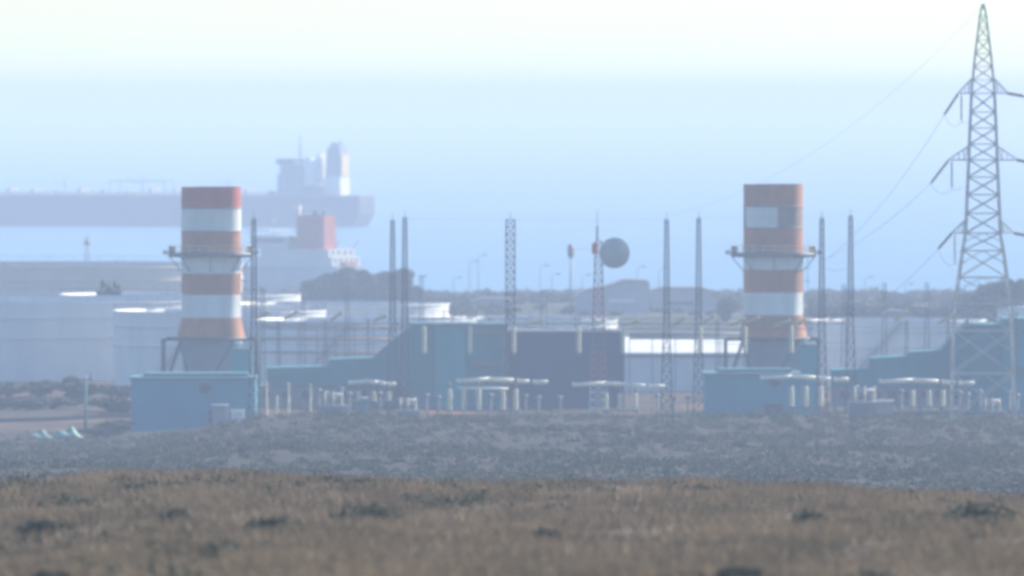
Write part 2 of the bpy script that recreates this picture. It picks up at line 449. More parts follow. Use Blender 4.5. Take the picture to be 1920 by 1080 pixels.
for k, (px, yt) in enumerate([(800, 566), (850, 556), (885, 558), (918, 546), (928, 550), (985, 552), (1002, 548), (1018, 543), (1028, 547), (1045, 556), (1060, 552)]):
    tree('slim' if k not in (0, 1, 9) else 'bushy', px, yt, 2480 - k * 6, ['low bush beside the bright tank edge', 'low bush on the shore left of the pink house', 'slim tree left of the pink house', 'pointed slim tree over the pink house', 'slim tree right behind the pink house',
        'slim tree just right of the double lattice mast', 'first tree of the pointed shore group', 'highest pointed tree of the shore group', 'last pointed tree of the shore group', 'low bush between the shore group and the hangar', 'slim tree at the left end of the hangar'][k], g, 30 if k in (0, 1, 9) else 22)
g = 'trees on the skyline right of the right chimney'
for k, (px, yt, wd) in enumerate([(1362, 556, 40), (1535, 572, 50), (1562, 570, 44), (1600, 566, 48), (1640, 571, 50), (1668, 566, 44), (1700, 568, 50), (1732, 573, 46), (1760, 572, 44), (1790, 566, 50)]):
    tree('bushy', px, yt, 2150 + 10 * (k % 3), ['small tree between the grey sheds and the right chimney', 'skyline tree just right of the right chimney', 'skyline tree under the right hand lattice column', 'skyline tree behind the last tall column', 'flat skyline tree right of the last tall column',
        'skyline tree behind the short left post', 'broad skyline tree between the two short posts', 'skyline tree behind the short right post', 'skyline tree left of the pylon leg', 'skyline tree inside the pylon base'][k], g, wd)
g = 'trees on the knoll behind the pylon'
for k, (px, yt, wd, D) in enumerate([(1830, 548, 60, 2050), (1862, 527, 60, 2070), (1895, 520, 64, 2060), (1930, 522, 64, 2075)]):
    tree('round', px, yt, D, ['lowest tree of the knoll behind the pylon', 'middle tree of the knoll behind the pylon', 'tallest tree of the knoll right of the pylon', 'knoll tree cut by the right edge of the picture'][k], g, wd)
g = 'scrubby trees in front of the left storage tanks'
for k, (px, yt, wd, D) in enumerate([(15, 716, 80, 1575), (75, 713, 80, 1580), (135, 702, 34, 1572), (160, 716, 80, 1570), (225, 722, 50, 1565), (30, 745, 90, 1515), (100, 744, 90, 1520), (205, 742, 80, 1505), (238, 748, 50, 1500), (215, 786, 70, 1405), (180, 800, 50, 1398)]):
    tree('bushy', px, yt, D, ['low tree at the left edge before the white tank', 'second low tree in the back row before the white tank', 'small upright tree before the white tank', 'low tree behind the green pole', 'low tree before the seam between the two white tanks',
        'front row bush at the left edge', 'front row bush left of the green pole', 'front row bush right of the green pole', 'bush touching the blue building', 'dark bush before the left corner of the blue building', 'dark bush at the foot of the green pole'][k], g, wd)
tree('bushy', 200, 522, 1790, 'rounded grey green tree poking up between the beige and white tanks', None, 44)

# ------------------------------------------------------------------ storage tanks
def tank(cx_px, D, r, ytop, wall, roof, label, rise=.05, rings=(.55, .8), parts=True):
    x = PX(cx_px, D); z0 = float(H(x, D)) - .3; h = PZ(ytop, D - r) - z0
    e = empty('storage_tank', (x, D, z0), label, 'storage tank', 'round storage tanks behind the plant')
    s = MB(); s.lathe([(r, 0), (r, h)], seg=96, cap=rise > 0)
    s.build('shell', wall, e)
    if rise > 0:
        rf = MB(); rf.lathe([(r + .05, h), (r + .12, h + .1), (r * .5, h + .1 + r * rise * .55), (.3, h + .1 + r * rise)], seg=96)
        rf.build('roof', roof, e)
    else:
        rf = MB(); rf.lathe([(r - .03, h - 5), (r - .03, h + .05), (r + .15, h + .05), (r + .15, h - .1)][::-1], seg=96, cap=False); rf.build('rim', wall, e)
        rf = MB(); rf.lathe([(r - .1, h - 3.4), (r - .1, h - 3.0), (.4, h - 2.9)], seg=96); rf.build('floating_roof', M_galv, e)
    for q in rings:
        g_ = MB(); g_.lathe([(r + .02, h * q), (r + .3, h * q), (r + .3, h * q + .15), (r + .02, h * q + .15)], seg=96, cap=False); g_.build('wind_girder', wall, e)
    st = MB(); a0 = R(-128)
    n = 26
    for k in range(n):
        a = a0 + k / n * R(34) * 16 / max(r, 10); zz = h * (k + .5) / n; ca, sa = math.cos(a), math.sin(a)
        st.bar((ca * (r + .05), sa * (r + .05), zz), (ca * (r + .95), sa * (r + .95), zz), .3)
        st.bar((ca * (r + .95), sa * (r + .95), zz), (ca * (r + .95), sa * (r + .95), zz + 1.1), .06)
    st.build('stairway', M_galv, e)
    ra = MB()
    for k in range(48):
        a = k / 48 * 2 * math.pi; a2 = (k + 1) / 48 * 2 * math.pi
        ra.bar((math.cos(a) * r, math.sin(a) * r, h + .1), (math.cos(a) * r, math.sin(a) * r, h + 1.15), .06)
        ra.bar((math.cos(a) * r, math.sin(a) * r, h + 1.1), (math.cos(a2) * r, math.sin(a2) * r, h + 1.1), .06)
    ra.build('railing', M_galv, e)
    if rise > 0: v = MB(); v.lathe([(.35, h), (.35, h + 1.0 + r * rise), (.6, h + 1.05 + r * rise), (.2, h + 1.4 + r * rise)], cx=0, cy=0, seg=10); v.build('roof_vent', M_wpaint, e)
    return e
tank(30, 1735, 32, 568, M_white, M_roofw, 'huge white tank cut by the left edge of the picture', 0)
tank(412, 1671, 15.8, 586, M_white, M_roofw, 'white tank half hidden by the left chimney', 0)
tank(685, 1640, 16.2, 603, M_white, M_roofw, 'long white tank between the left chimney and the turquoise hall', 0)
tank(75, 2050, 37, 502, M_beige, M_beige, 'beige tank farthest back on the left', 0)
tank(338, 1860, 20, 556, M_white, M_roofw, 'far white tank whose sunlit edge shows right of the left chimney', 0)
tank(630, 1790, 18, 573, M_white, M_roofw, 'far white tank with its sunlit edge above the turquoise hall', 0)
tank(994, 1730, 13.5, 600, M_white, M_roofw, 'white tank behind the dark hall near the dish mast', 0)
tank(1680, 1650, 13.2, 603, M_white, M_beige, 'pale tank with wind girders between the right chimney and the pylon', 0, (.62, .85))
tank(2010, 1800, 12, 581, M_white, M_roofw, 'white roofed tank at the right edge behind the pylon', .05)

# ------------------------------------------------------------------ chimneys
def chimney(px, D, bands, ytop, label, patch=False):
    s_ = F / D
    x = PX(px, D); z = lambda y: CZ - (y - Y0) / s_
    e = empty('chimney', (x, D, 0), label, 'chimney', 'striped gas turbine chimneys')
    r = 4.0; prof = []; mi = []
    ms = [M_red, M_orange, M_wpaint, M_rustw]
    for (y, k) in bands: prof.append((r, z(y))); mi.append(k)
    prof = [(4.55, z(632)), (4.5, z(628))] + prof[::-1]
    mi = [1, 1] + [k for k in mi[::-1]][1:]
    s = MB(); s.lathe(prof, seg=96, mis=mi, cap=False)
    # inner lining and lip
    zt = z(ytop)
    s.cur = 3; s.lathe([(4.0, zt), (3.75, zt), (3.75, zt - 3)], seg=96, cap=False)
    s.build('shell', ms, e)
    if patch:
        p_ = MB(); a0, a1 = R(270 - 66), R(270 + 7); n = 20; z0, z1 = z(426), z(388)
        k0 = len(p_.v)
        for i in range(n + 1):
            a = a0 + (a1 - a0) * i / n
            for zz in (z0, z1): p_.v.append((4.03 * math.cos(a), 4.03 * math.sin(a), zz))
        for i in range(n): p_._f((2 * i, 2 * i + 2, 2 * i + 3, 2 * i + 1), True)
        p_.build('clean_panel', M_wpaint, e)
    # seams
    for y in (bands[1][0], bands[2][0]):
        q = MB(); q.lathe([(4.0, z(y) - .07), (4.07, z(y) - .07), (4.07, z(y) + .07), (4.0, z(y) + .07)], seg=64, cap=False); q.build('seam_ring', M_grey, e)
    # platform with brackets and railing
    zp = z(480)
    pl = MB(); pl.lathe([(4.03, zp), (5.7, zp), (5.7, zp + .45), (4.03, zp + .45)], seg=48, cap=False)
    pf = pl.build('platform', M_galv, e)
    rl = MB()
    for k in range(24):
        a = k / 24 * 2 * math.pi; a2 = (k + 1) / 24 * 2 * math.pi
        rl.bar((5.65 * math.cos(a), 5.65 * math.sin(a), zp + .3), (5.65 * math.cos(a), 5.65 * math.sin(a), zp + 1.45), .10)
        for hh in (.85, 1.4): rl.bar((5.65 * math.cos(a), 5.65 * math.sin(a), zp + hh), (5.65 * math.cos(a2), 5.65 * math.sin(a2), zp + hh), .10)
    rl.build('railing', M_ceram, pf)
    for k in range(8):
        a = R(270) + k * R(45); b_ = MB(); ca, sa = math.cos(a), math.sin(a)
        b_.bar((5.6 * ca, 5.6 * sa, zp - .05), (4.02 * ca, 4.02 * sa, zp - 2.0), .2); b_.bar((5.6 * ca, 5.6 * sa, zp - .1), (4.02 * ca, 4.02 * sa, zp - .1), .2)
        b_.build('bracket', M_grey, e)
    for sx in (-1, 1):
        f = MB(); f.box(sx * 6.1 - .35, sx * 6.1 + .35, -1.2, -.4, zp + .2, zp + .8); f.bar((sx * 5.6, -.8, zp + .3), (sx * 6.1, -.8, zp + .5), .12)
        f.build('aircraft_light', M_wpaint, e)
        f = MB(); f.box(sx * 5.2 - .4, sx * 5.2 + .4, -1.6, -.9, zp + .32, zp + 1.3); f.build('cabinet', M_yellow, e)
    # ladder with cage on the sunlit side
    l = MB(); la = R(-4)
    lx, ly = 4.25 * math.cos(la), 4.25 * math.sin(la)
    for dy in (-.28, .28): l.bar((lx + .35, ly + dy, 4), (lx + .35, ly + dy, zp + 1), .07)
    for k in range(40): l.bar((lx + .35, ly - .28, 4.2 + k * .42), (lx + .35, ly + .28, 4.2 + k * .42), .05)
    for k in range(9): l.bar((lx - .3, ly, 5 + k * 1.8), (lx + .9, ly, 5 + k * 1.8), .08)
    l.build('ladder', M_galv, e)
    # box base and support frame
    zb = z(632)
    bb = MB(); bb.plan([(-3.9, -3.4), (3.9, -3.4), (3.9, 3.4), (-3.9, 3.4)], 0, zb - .35, .84); bb.build('transition_duct', M_grey, e)
    cl = MB(); cl.lathe([(4.2, zb - .36), (4.72, zb - .34), (4.72, zb - .02), (4.5, zb)], seg=48); cl.build('collar', M_dark, e)
    for (fx, fy) in ((-6.4, -5), (6.0, -5), (-6.4, 5), (6.0, 5)):
        c_ = MB(); c_.bar((fx, fy, 0), (fx, fy, zb - .2), .42); c_.build('column', M_dark, e)
    d_ = MB()
    for fy in (-5, 5):
        d_.bar((-6.4, fy, zb - .25), (6.0, fy, zb - .25), .4); d_.bar((-6.4, fy, 5.0), (6.0, fy, 5.0), .3)
        d_.bar((-5.6, fy, 5.1), (-4.0, fy, zb - .3), .32); d_.bar((-4.2, fy, zb - .3), (-2.9, fy, 5.1), .3)
        d_.bar((3.2, fy, zb - .3), (.4, fy, 5.1), .25)
    for fx in (-6.4, 6.0): d_.bar((fx, -5, zb - .25), (fx, 5, zb - .25), .4)
    d_.build('support_frame', M_dark, e)
    return e
chimney(396, 1500, [(350, 0), (390, 2), (433, 1), (478, 2), (512, 1), (552, 2), (595, 1)], 350, 'striped chimney on the left with a bright red top band')
chimney(1450, 1500, [(345, 1), (387, 3), (427, 1), (476, 2), (505, 1), (548, 2), (590, 1)], 345, 'faded orange striped chimney on the right with a clean white panel near its top', True)

# ------------------------------------------------------------------ plant buildings
def low_building(x0, x1, D, ytop, label, ridge0, base=-.6, vent=None):
    xa, xb = PX(x0, D), PX(x1, D); zt = PZ(ytop, D); dep = 14
    e = empty('turbine_building', ((xa + xb) / 2, D, base), label, 'plant building', 'low turbine buildings in front of the chimneys')
    W_ = (xb - xa) / 2; h = zt - base
    b_ = MB(); b_.box(-W_, W_, 0, dep, 0, h)
    b_.build('wall', M_blue, e)
    n = MB()
    k = -W_ + .5
    while k < W_: n.box(k, k + .12, -.07, -.003, .2, h - .2); k += 1.15
    n.build('cladding_rib', M_blue, e)
    rf = MB(); rf.box(-W_ - .2, W_ + .2, -.3, dep + .2, h + .003, h + .3)
    rf.build('roof', M_tealroof, e)
    xr = PX(ridge0, D) - (xa + xb) / 2
    u = MB(); u.prism([(xr, h + .31), (W_ - 1, h + .31), (W_ - 1, h + .75), (xr + .3, h + .75)], 3, dep - 3); u.build('roof_monitor', M_tealroof, e)
    if vent:
        v = MB(); vx = PX(vent[0], D) - (xa + xb) / 2; vz = PZ(vent[1], D) - base
        v.bar((vx, -.35, vz), (vx, -.02, vz), 1.3, 16); v.build('vent_fan', M_dark, e)
    d_ = MB(); dx = W_ * .25; d_.box(dx, dx + 2.4, -.09, -.004, 0, 3.0); d_.build('door', M_navy, e)
    return e
low_building(245, 478, 1440, 712, 'blue walled low building with a turquoise roof on the left', 265, -.9, (384, 728))
low_building(1322, 1500, 1446, 704, 'blue walled low building with a turquoise roof before the right chimney', 1345, -.3, (1452, 716))

def annex(px0, px1, y0, D, label):
    xa, xb = PX(px0, D), PX(px1, D); zt = PZ(y0, D)
    e = empty('generator_annex', ((xa + xb) / 2, D, 0), label, 'annex', 'turquoise annexes beside the chimneys'); w_ = (xb - xa) / 2
    MB().box(-w_, w_, 0, 4, 0, zt).build('housing', M_teal2, e)
    MB().box(-w_ - .1, w_ + .1, -.1, 4.1, zt + .003, zt + .25).build('roof', M_tealroof, e)
    v = MB(); v.lathe([(.35, zt), (.35, zt + .9), (.55, zt + 1.0), (.55, zt + 1.2)], cx=-w_ * .5, cy=1.5, seg=12); v.build('vent', M_wpaint, e)
annex(436, 472, 658, 1488, 'small turquoise box right of the left chimney foot')
annex(1502, 1538, 650, 1488, 'small turquoise box right of the right chimney foot')

def prism_px(pts, D): return [(PX(x, D), PZ(y, D)) for x, y in pts]
def hall(x_org, D, duct, body, label, dark=None, frame=None):
    e = empty('intake_hall', (PX(x_org, D), D, 0), label, 'industrial hall', 'turquoise air intake halls')
    ox = PX(x_org, D)
    loc = lambda pts: [(x - ox, z) for x, z in prism_px(pts, D)]
    dl = loc(duct)
    p = MB(); p.prism(dl[::-1], 1.2, 9); p.build('inlet_duct', M_teal, e)
    zd = min(z for x, z in dl); xd0 = min(x for x, z in dl); xd1 = max(x for x, z in dl)
    for k in range(7):
        lx = xd0 + .5 + (xd1 - xd0 - 1.2) * k / 6; lg = MB(); lg.bar((lx, 1.6, 0), (lx, 1.6, zd), .3); lg.bar((lx, 8.6, 0), (lx, 8.6, zd), .3); lg.bar((lx, 1.6, zd - .2), (lx, 8.6, zd - .2), .25)
        lg.build('duct_support', M_grey, e)
    for (a, b_, yt, mm, off) in body:
        q = MB(); xa, xb = PX(a, D) - ox, PX(b_, D) - ox; zt = PZ(yt, D); q.box(xa, xb, off, 14, 0, zt); pb = q.build('wall', mm, e)
        rr = MB(); rr.box(xa + .02, xb - .02, off - .2, 14.2, zt + .003, zt + .28); rr.build('roof_trim', M_tealroof if mm is not M_navy else M_grey, e)
        k = xa + .6; n = MB()
        while k < xb - .3: n.box(k, k + .1, off - .07, off - .003, .2, zt - .15); k += 1.3
        n.build('cladding_rib', mm, e)
    if frame:
        for (a, b_, c_, d_) in frame:
            f = MB(); A = (PX(a, D) - ox, -.7, PZ(c_, D)); B = (PX(b_, D) - ox, -.7, PZ(c_, D)); C = (PX(b_, D) - ox, -.7, PZ(d_, D)); Dd = (PX(a, D) - ox, -.7, PZ(d_, D))
            f.bar(A, B, .4); f.bar(B, C, .4); f.bar(C, Dd, .4)
            f.build('pipe_frame', M_yellow, e)
            f2 = MB(); zb = PZ(d_, D)
            f2.box(A[0], B[0], -1.6, -.9, zb - .5, zb - .25); f2.build('walkway', M_galv, e)
    return e
hall(768, 1520, [(500, 690), (614, 687), (616, 674), (700, 671), (716, 655), (768, 613), (768, 724), (500, 724)],
     [(769, 816, 612, M_teal, .9), (816.3, 872, 612, M_teal2, .4), (872.3, 952, 612, M_teal, .8), (952.3, 1171, 624, M_navy, 1.6)],
     'turquoise hall with sloping inlet duct and dark blue wing in the centre', frame=[(882, 944, 622, 680)])
hall(1815, 1500, [(1560, 694), (1630, 692), (1632, 672), (1700, 668), (1706, 660), (1765, 657), (1778, 642), (1818, 600), (1818, 726), (1560, 726)],
     [(1819, 1882, 612, M_teal, .9), (1882.3, 2010, 601, M_teal2, .4)], 'turquoise hall with sloping inlet duct behind the pylon', frame=[(1890, 1960, 622, 690)])

# warehouse with low pitched white roof
D = 1605; xa, xb = PX(1169, D), PX(1440, D)
e = empty('warehouse', ((xa + xb) / 2, D, 0), 'long white warehouse with a glaring white roof left of the right chimney', 'warehouse')
w_ = (xb - xa) / 2; ze = PZ(664, D)
MB().box(-w_, w_, 0, 24, 0, ze).build('wall', M_white, e)
r_ = MB(); L = [(-w_ - .3, -.4, ze + .01), (w_ + .3, -.4, ze + .01), (w_ + .3, 12, ze + 2.0), (-w_ - .3, 12, ze + 2.0), (-w_ - .3, 24.4, ze + .01), (w_ + .3, 24.4, ze + .01)]
r_.v += L + [(a, b_, c_ + .2) for a, b_, c_ in L]
for q in ((0, 3, 2, 1), (3, 4, 5, 2), (6, 7, 8, 9), (9, 8, 11, 10), (0, 1, 7, 6), (4, 10, 11, 5), (1, 2, 8, 7), (2, 5, 11, 8), (3, 0, 6, 9), (4, 3, 9, 10)): r_._f(q)
r_.build('roof', M_roofw, e)
gu = MB(); gu.box(-w_, w_, -.35, -.05, ze - .45, ze - .15); gu.build('gutter', M_grey, e)
for k in range(7):
    d_ = MB(); dx = -w_ + .6 + k * w_ * .31; d_.box(dx, dx + .25, -.3, -.004, 0, ze - .46); d_.build('buttress', M_white, e)
# dark pipe bridge seen above the warehouse roof
D = 1560; pb = MB(); z1 = PZ(627, D)
pb = MB(); A, B = PX(1180, D), PX(1395, D)
for dz in (0, .5): pb.bar((A, 0, z1 - dz), (B, 0, z1 - dz), .38, 8)
for k in range(6):
    x = A + (B - A) * k / 5; pb.bar((x, -.3, 0), (x, -.3, z1 - .7), .14); pb.bar((x, .5, 0), (x, .5, z1 - .7), .14)
pb.top('pipe_rack', M_grey, (0, D, 0), 'elevated grey pipe run in front of the white warehouse', 'pipe rack')

D = 1612; A, B = PX(488, D), PX(735, D); pb = MB()
for yy_, w_ in ((636, .35), (612, .25), (660, .25)): pb.bar((A, 0, PZ(yy_, D)), (B, 0, PZ(yy_, D)), w_, 8)
for k in range(8):
    x = A + (B - A) * k / 7; pb.bar((x, .4, 0), (x, .4, PZ(608, D)), .22)
pb.top('pipe_rack', M_orgr, (0, D, 0), 'rusty pipe run crossing in front of the long white tank', 'pipe rack')
# sheds by the shore
def shed(outline, D, dep, wall, label, cat='shed', name='shed', windows=(), group=None):
    xs_ = [p[0] for p in outline]; ox = PX(sum(xs_) / len(xs_), D); zb = float(H(ox, D)) - .5
    e = empty(name, (ox, D, zb), label, cat, group)
    pts = [(PX(x, D) - ox, PZ(y, D) - zb) for x, y in outline]
    pts = [(pts[0][0], 0)] + pts + [(pts[-1][0], 0)]
    MB().prism(pts[::-1], 0, dep).build('wall', wall, e)
    r_ = MB()
    for i in range(1, len(pts) - 2):
        a, b_ = pts[i], pts[i + 1]
        if abs(a[0] - b_[0]) < .3: continue
        r_.prism([(a[0], a[1] + .02), (b_[0], b_[1] + .02), (b_[0], b_[1] + .3), (a[0], a[1] + .3)], -.5, dep + .5)
    r_.build('roof', M_grey, e)
    for (x0, x1, y0, y1, mm) in windows:
        q = MB(); q.box(PX(x0, D) - ox, PX(x1, D) - ox, -.12, -.01, PZ(y1, D) - zb, PZ(y0, D) - zb); q.build('window' if mm is M_win else 'lit_panel', mm, e)
    return e
shed([(1078, 557), (1100, 545), (1135, 539), (1172, 526), (1214, 528), (1218, 534)], 2250, 14, M_shed, 'grey shed with a rising curved roof behind the dish mast', windows=[(1142, 1190, 561, 567, M_roofw), (1110, 1135, 562, 566, M_house)], group='grey sheds by the shore')
shed([(1222, 546), (1240, 541), (1318, 541), (1334, 547), (1346, 560)], 2270, 12, M_shed, 'flat roofed grey shed between the two pairs of lattice columns', windows=[(1250, 1300, 566, 571, M_win)], group='grey sheds by the shore')
shed([(884, 568), (905, 561), (955, 562), (962, 568)], 2300, 8, M_house, 'low pinkish house right of the turquoise hall roof', 'house', 'house', windows=[(895, 901, 572, 577, M_win), (915, 921, 572, 577, M_win), (935, 941, 572, 577, M_win)], group='pinkish houses by the shore')
shed([(1440, 590), (1455, 585), (1500, 585), (1512, 590)], 1760, 8, M_house, 'pinkish house partly hidden by the right chimney', 'house', 'house', windows=[(1470, 1476, 596, 602, M_win)], group='pinkish houses by the shore')
shed([(1655, 592), (1668, 585), (1700, 587), (1712, 593)], 1900, 8, M_house, 'small pinkish house in the trees left of the pylon', 'house', 'house', windows=[(1672, 1677, 594, 598, M_win)], group='pinkish houses by the shore')

# ------------------------------------------------------------------ switchyard
def insul_mb(z0, z1, r=.16, n=None, cx=0, cy=0, mb=None):
    mb = mb or MB(); L = z1 - z0; n = n or max(5, int(L / .2)); prof = [(r * .45, z0)]
    for k in range(n):
        a = z0 + L * (k + .15) / n; b_ = z0 + L * (k + .55) / n
        prof += [(r * .5, a), (r, a + .01), (r * .95, b_), (r * .5, b_ + .01)]
    prof.append((r * .45, z1)); mb.lathe(prof, cx, cy, 10); return mb
# gantries: columns that taper, with a lightning mast above the beam
ZB = PZ(604, 1440)
def gantry(pxs, tops, D, label):
    ox = PX(pxs[0], D); zb = -.3
    e = empty('substation_gantry', (ox, D, zb), label, 'gantry', 'lattice gantries of the switchyard')
    for px, yt in zip(pxs, tops):
        x = PX(px, D) - ox; zt = PZ(yt, D) - zb; zbm = ZB - zb
        n1, n2 = 9, 14
        lv = [(zbm * k / n1, .82 - .46 * k / n1) for k in range(n1 + 1)] + [(zbm + (zt - zbm) * k / n2, .36 - .15 * k / n2) for k in range(1, n2 + 1)]
        if px == 957: lv = [(z_, max(w_, .56)) for z_, w_ in lv]
        t_ = MB(); t_.tower(x, 0, lv, .22, .13); t_.build('lattice_column', M_col, e)
        t_ = MB(); t_.bar((x, 0, zt), (x, 0, zt + .9), .08, 6); t_.build('lightning_rod', M_galv, e)
    for a, b_ in zip(pxs[:-1], pxs[1:]):
        xa, xb = PX(a, D) - ox + .34, PX(b_, D) - ox - .34; n = max(6, int((xb - xa) / 1.1)); t_ = MB(); zz = ZB - zb; hh = .4
        for (dy, dz) in ((-hh, 0), (hh, 0), (-hh, -.7), (hh, -.7)): t_.bar((xa, dy, zz + dz), (xb, dy, zz + dz), .10)
        for k in range(n):
            x0 = xa + (xb - xa) * k / n; x1 = xa + (xb - xa) * (k + 1) / n
            for dy in (-hh, hh): t_.bar((x0, dy, zz if k % 2 else zz - .7), (x1, dy, zz - .7 if k % 2 else zz), .06)
            for dz in (0, -.7): t_.bar((x0, -hh, zz + dz), (x1, hh, zz + dz), .05)
        t_.build('beam', M_galv, e)
gantry([476, 759, 957, 1250, 1541], [410, 408, 412, 412, 409], 1430, 'front row of tall lattice columns and beams across the switchyard')
gantry([736, 1310, 1595], [413, 409, 405], 1462, 'back row of tall lattice columns and beams in the switchyard')

# short masts and posts
def short_mast(px, y0, D, label, bar_=False, wd=.35):
    x = PX(px, D); zb = float(H(x, D)) - .2; h = PZ(y0, D) - zb
    s = MB(); n = max(6, int(h / 1.4)); s.tower(0, 0, [(h * k / n, wd * (1.25 - .6 * k / n)) for k in range(n + 1)], .12, .07, False)
    if bar_: s.bar((-.3, 0, h), (.8, 0, h), .22)
    s.top('lattice_post', M_galv, (x, D, zb), label, 'lattice post', 'short lattice posts behind the gantries')
for a in [(790, 518, 1555, 'post with a small cross arm above the turquoise hall', True), (568, 540, 1560, 'post between the sunlit tank edge and the dark trees'), (651, 540, 1565, 'post in front of the dark tree clump'),
          (1582, 533, 1550, 'post just left of the last tall column'), (1658, 530, 1550, 'left one of two posts between the last column and the pylon'), (1738, 530, 1550, 'right one of two posts between the last column and the pylon'),
          (1020, 566, 1560, 'stubby post over the dark hall wing, right of the double column', False, .6), (1083, 592, 1530, 'stubby post over the dark hall wing beside the dish mast', False, .5), (492, 540, 1490, 'post standing right beside the leftmost tall column')]:
    short_mast(*a)

for a in [(522, 604, 1545, 'slim post in the left part of the long white tank'), (610, 600, 1550, 'slim post in the middle of the long white tank'), (690, 598, 1548, 'slim post where the duct meets the long white tank'),
          (850, 592, 1545, 'slim post over the left half of the turquoise hall roof'), (918, 596, 1545, 'slim post over the right half of the turquoise hall roof'), (1345, 600, 1500, 'slim post before the white warehouse beside the right chimney frame'),
          (1520, 560, 1505, 'slim post at the sunlit side of the right chimney'), (1700, 600, 1510, 'slim post before the pale tank above the right duct'), (1778, 590, 1500, 'slim post at the foot of the sloping duct behind the pylon'), (1905, 585, 1480, 'slim post beside the turquoise hall at the right edge')]:
    short_mast(*a, False, .25)
def strain_wire(x0_, y0_, x1_, y1_, D_, lab_, r_=.07):
    p_ = Vector((PX(x0_, D_), D_, PZ(y0_, D_))); q_ = Vector((PX(x1_, D_), D_, PZ(y1_, D_))); mb_ = MB(); pv_ = Vector((0, 0, 0))
    for k_ in range(1, 17):
        t_ = k_ / 16; c_ = (q_ - p_) * t_; c_.z -= .5 * 4 * t_ * (1 - t_); mb_.bar(pv_, c_, r_, 4); pv_ = c_
    tag(mb_.build('overhead_conductor', M_wire, None, p_), lab_, 'cable', 'conductors strung across the switchyard')
strain_wire(476, 612, 759, 612, 1432, 'upper conductor over the long white tank')
strain_wire(476, 640, 736, 640, 1455, 'lower conductor over the long white tank')
strain_wire(759, 610, 957, 610, 1432, 'conductor across the turquoise hall roof')
strain_wire(957, 610, 1250, 612, 1432, 'conductor across the dark hall wing')
strain_wire(1250, 612, 1541, 612, 1432, 'conductor across the foot of the right chimney')
strain_wire(1310, 640, 1595, 640, 1465, 'lower conductor across the base of the right chimney')
strain_wire(1595, 612, 1840, 606, 1465, 'conductor from the last tall column towards the pylon')
strain_wire(1541, 500, 1595, 500, 1440, 'short conductor linking the last two tall columns')

# suspension insulators hanging from the gantry beams
IG = 'insulator strings hanging from the gantry beams'
ml = None
for k, px in enumerate([795, 881, 963, 1085, 1168, 1313, 1397, 1484]):
    D = 1425; x = PX(px, D); zt = PZ(611, D)
    if ml is None:
        mb = insul_mb(-3.4, -.1, .32); mb.bar((0, 0, -.12), (0, 0, .25), .08); mb.bar((0, 0, -3.75), (0, 0, -3.4), .12); o = mb.build('suspension_insulator', M_ceram); ml = o
    else: o = ml.copy(); COL.objects.link(o)
    o.location = (x, D, zt)
    tag(o, ['string hanging before the left end of the turquoise hall', 'string hanging before the middle of the turquoise hall', 'string hanging at the joint of turquoise hall and dark wing', 'string hanging before the dark wing left of the dish mast',
            'string hanging at the right end of the dark wing', 'string hanging before the white warehouse', 'string hanging at the left side of the right chimney base', 'string hanging at the right side of the right chimney base'][k], 'insulator', IG)
TG = 'tension insulator strings of the gantry beams'
ml = None
lab = ['over the seam of the white tank beside the leftmost column', 'above the white tank under the sunlit edge', 'above the white tank left of the post', 'above the white tank right of the post', 'right of the dish mast above the dark wing', 'left of the first column pair on the right',
       'between the two columns left of the right chimney', 'just left of the right chimney', 'across the left part of the lowest orange band', 'across the middle of the lowest orange band', 'at the right edge of the lowest orange band', 'above the pale tank between the posts', 'left of the pylon above the sloping duct', 'at the foot of the double column']
for k, (px, py) in enumerate([(492, 590), (545, 591), (632, 594), (712, 594), (1180, 602), (1275, 602), (1328, 599), (1380, 603), (1412, 598), (1466, 604), (1496, 604), (1690, 593), (1772, 598), (1003, 600)]):
    D = 1437
    if ml is None:
        mb = insul_mb(0, 2.6, .2, 12); o = mb.build('tension_insulator', mat('yellow_porcelain', (.55, .50, .28), (.42, .38, .2), .35, scale=3)); ml = o
    else: o = ml.copy(); COL.objects.link(o)
    o.location = (PX(px, D) - .8, D, PZ(py, D) - .5)
    o.rotation_euler = Vector((1.7 + .4 * math.sin(k * 2.1), -1.6, .9 + .3 * math.sin(k * 1.3))).to_track_quat('Z', 'Y').to_euler()
    tag(o, 'pale yellow insulator string ' + lab[k], 'insulator', TG)

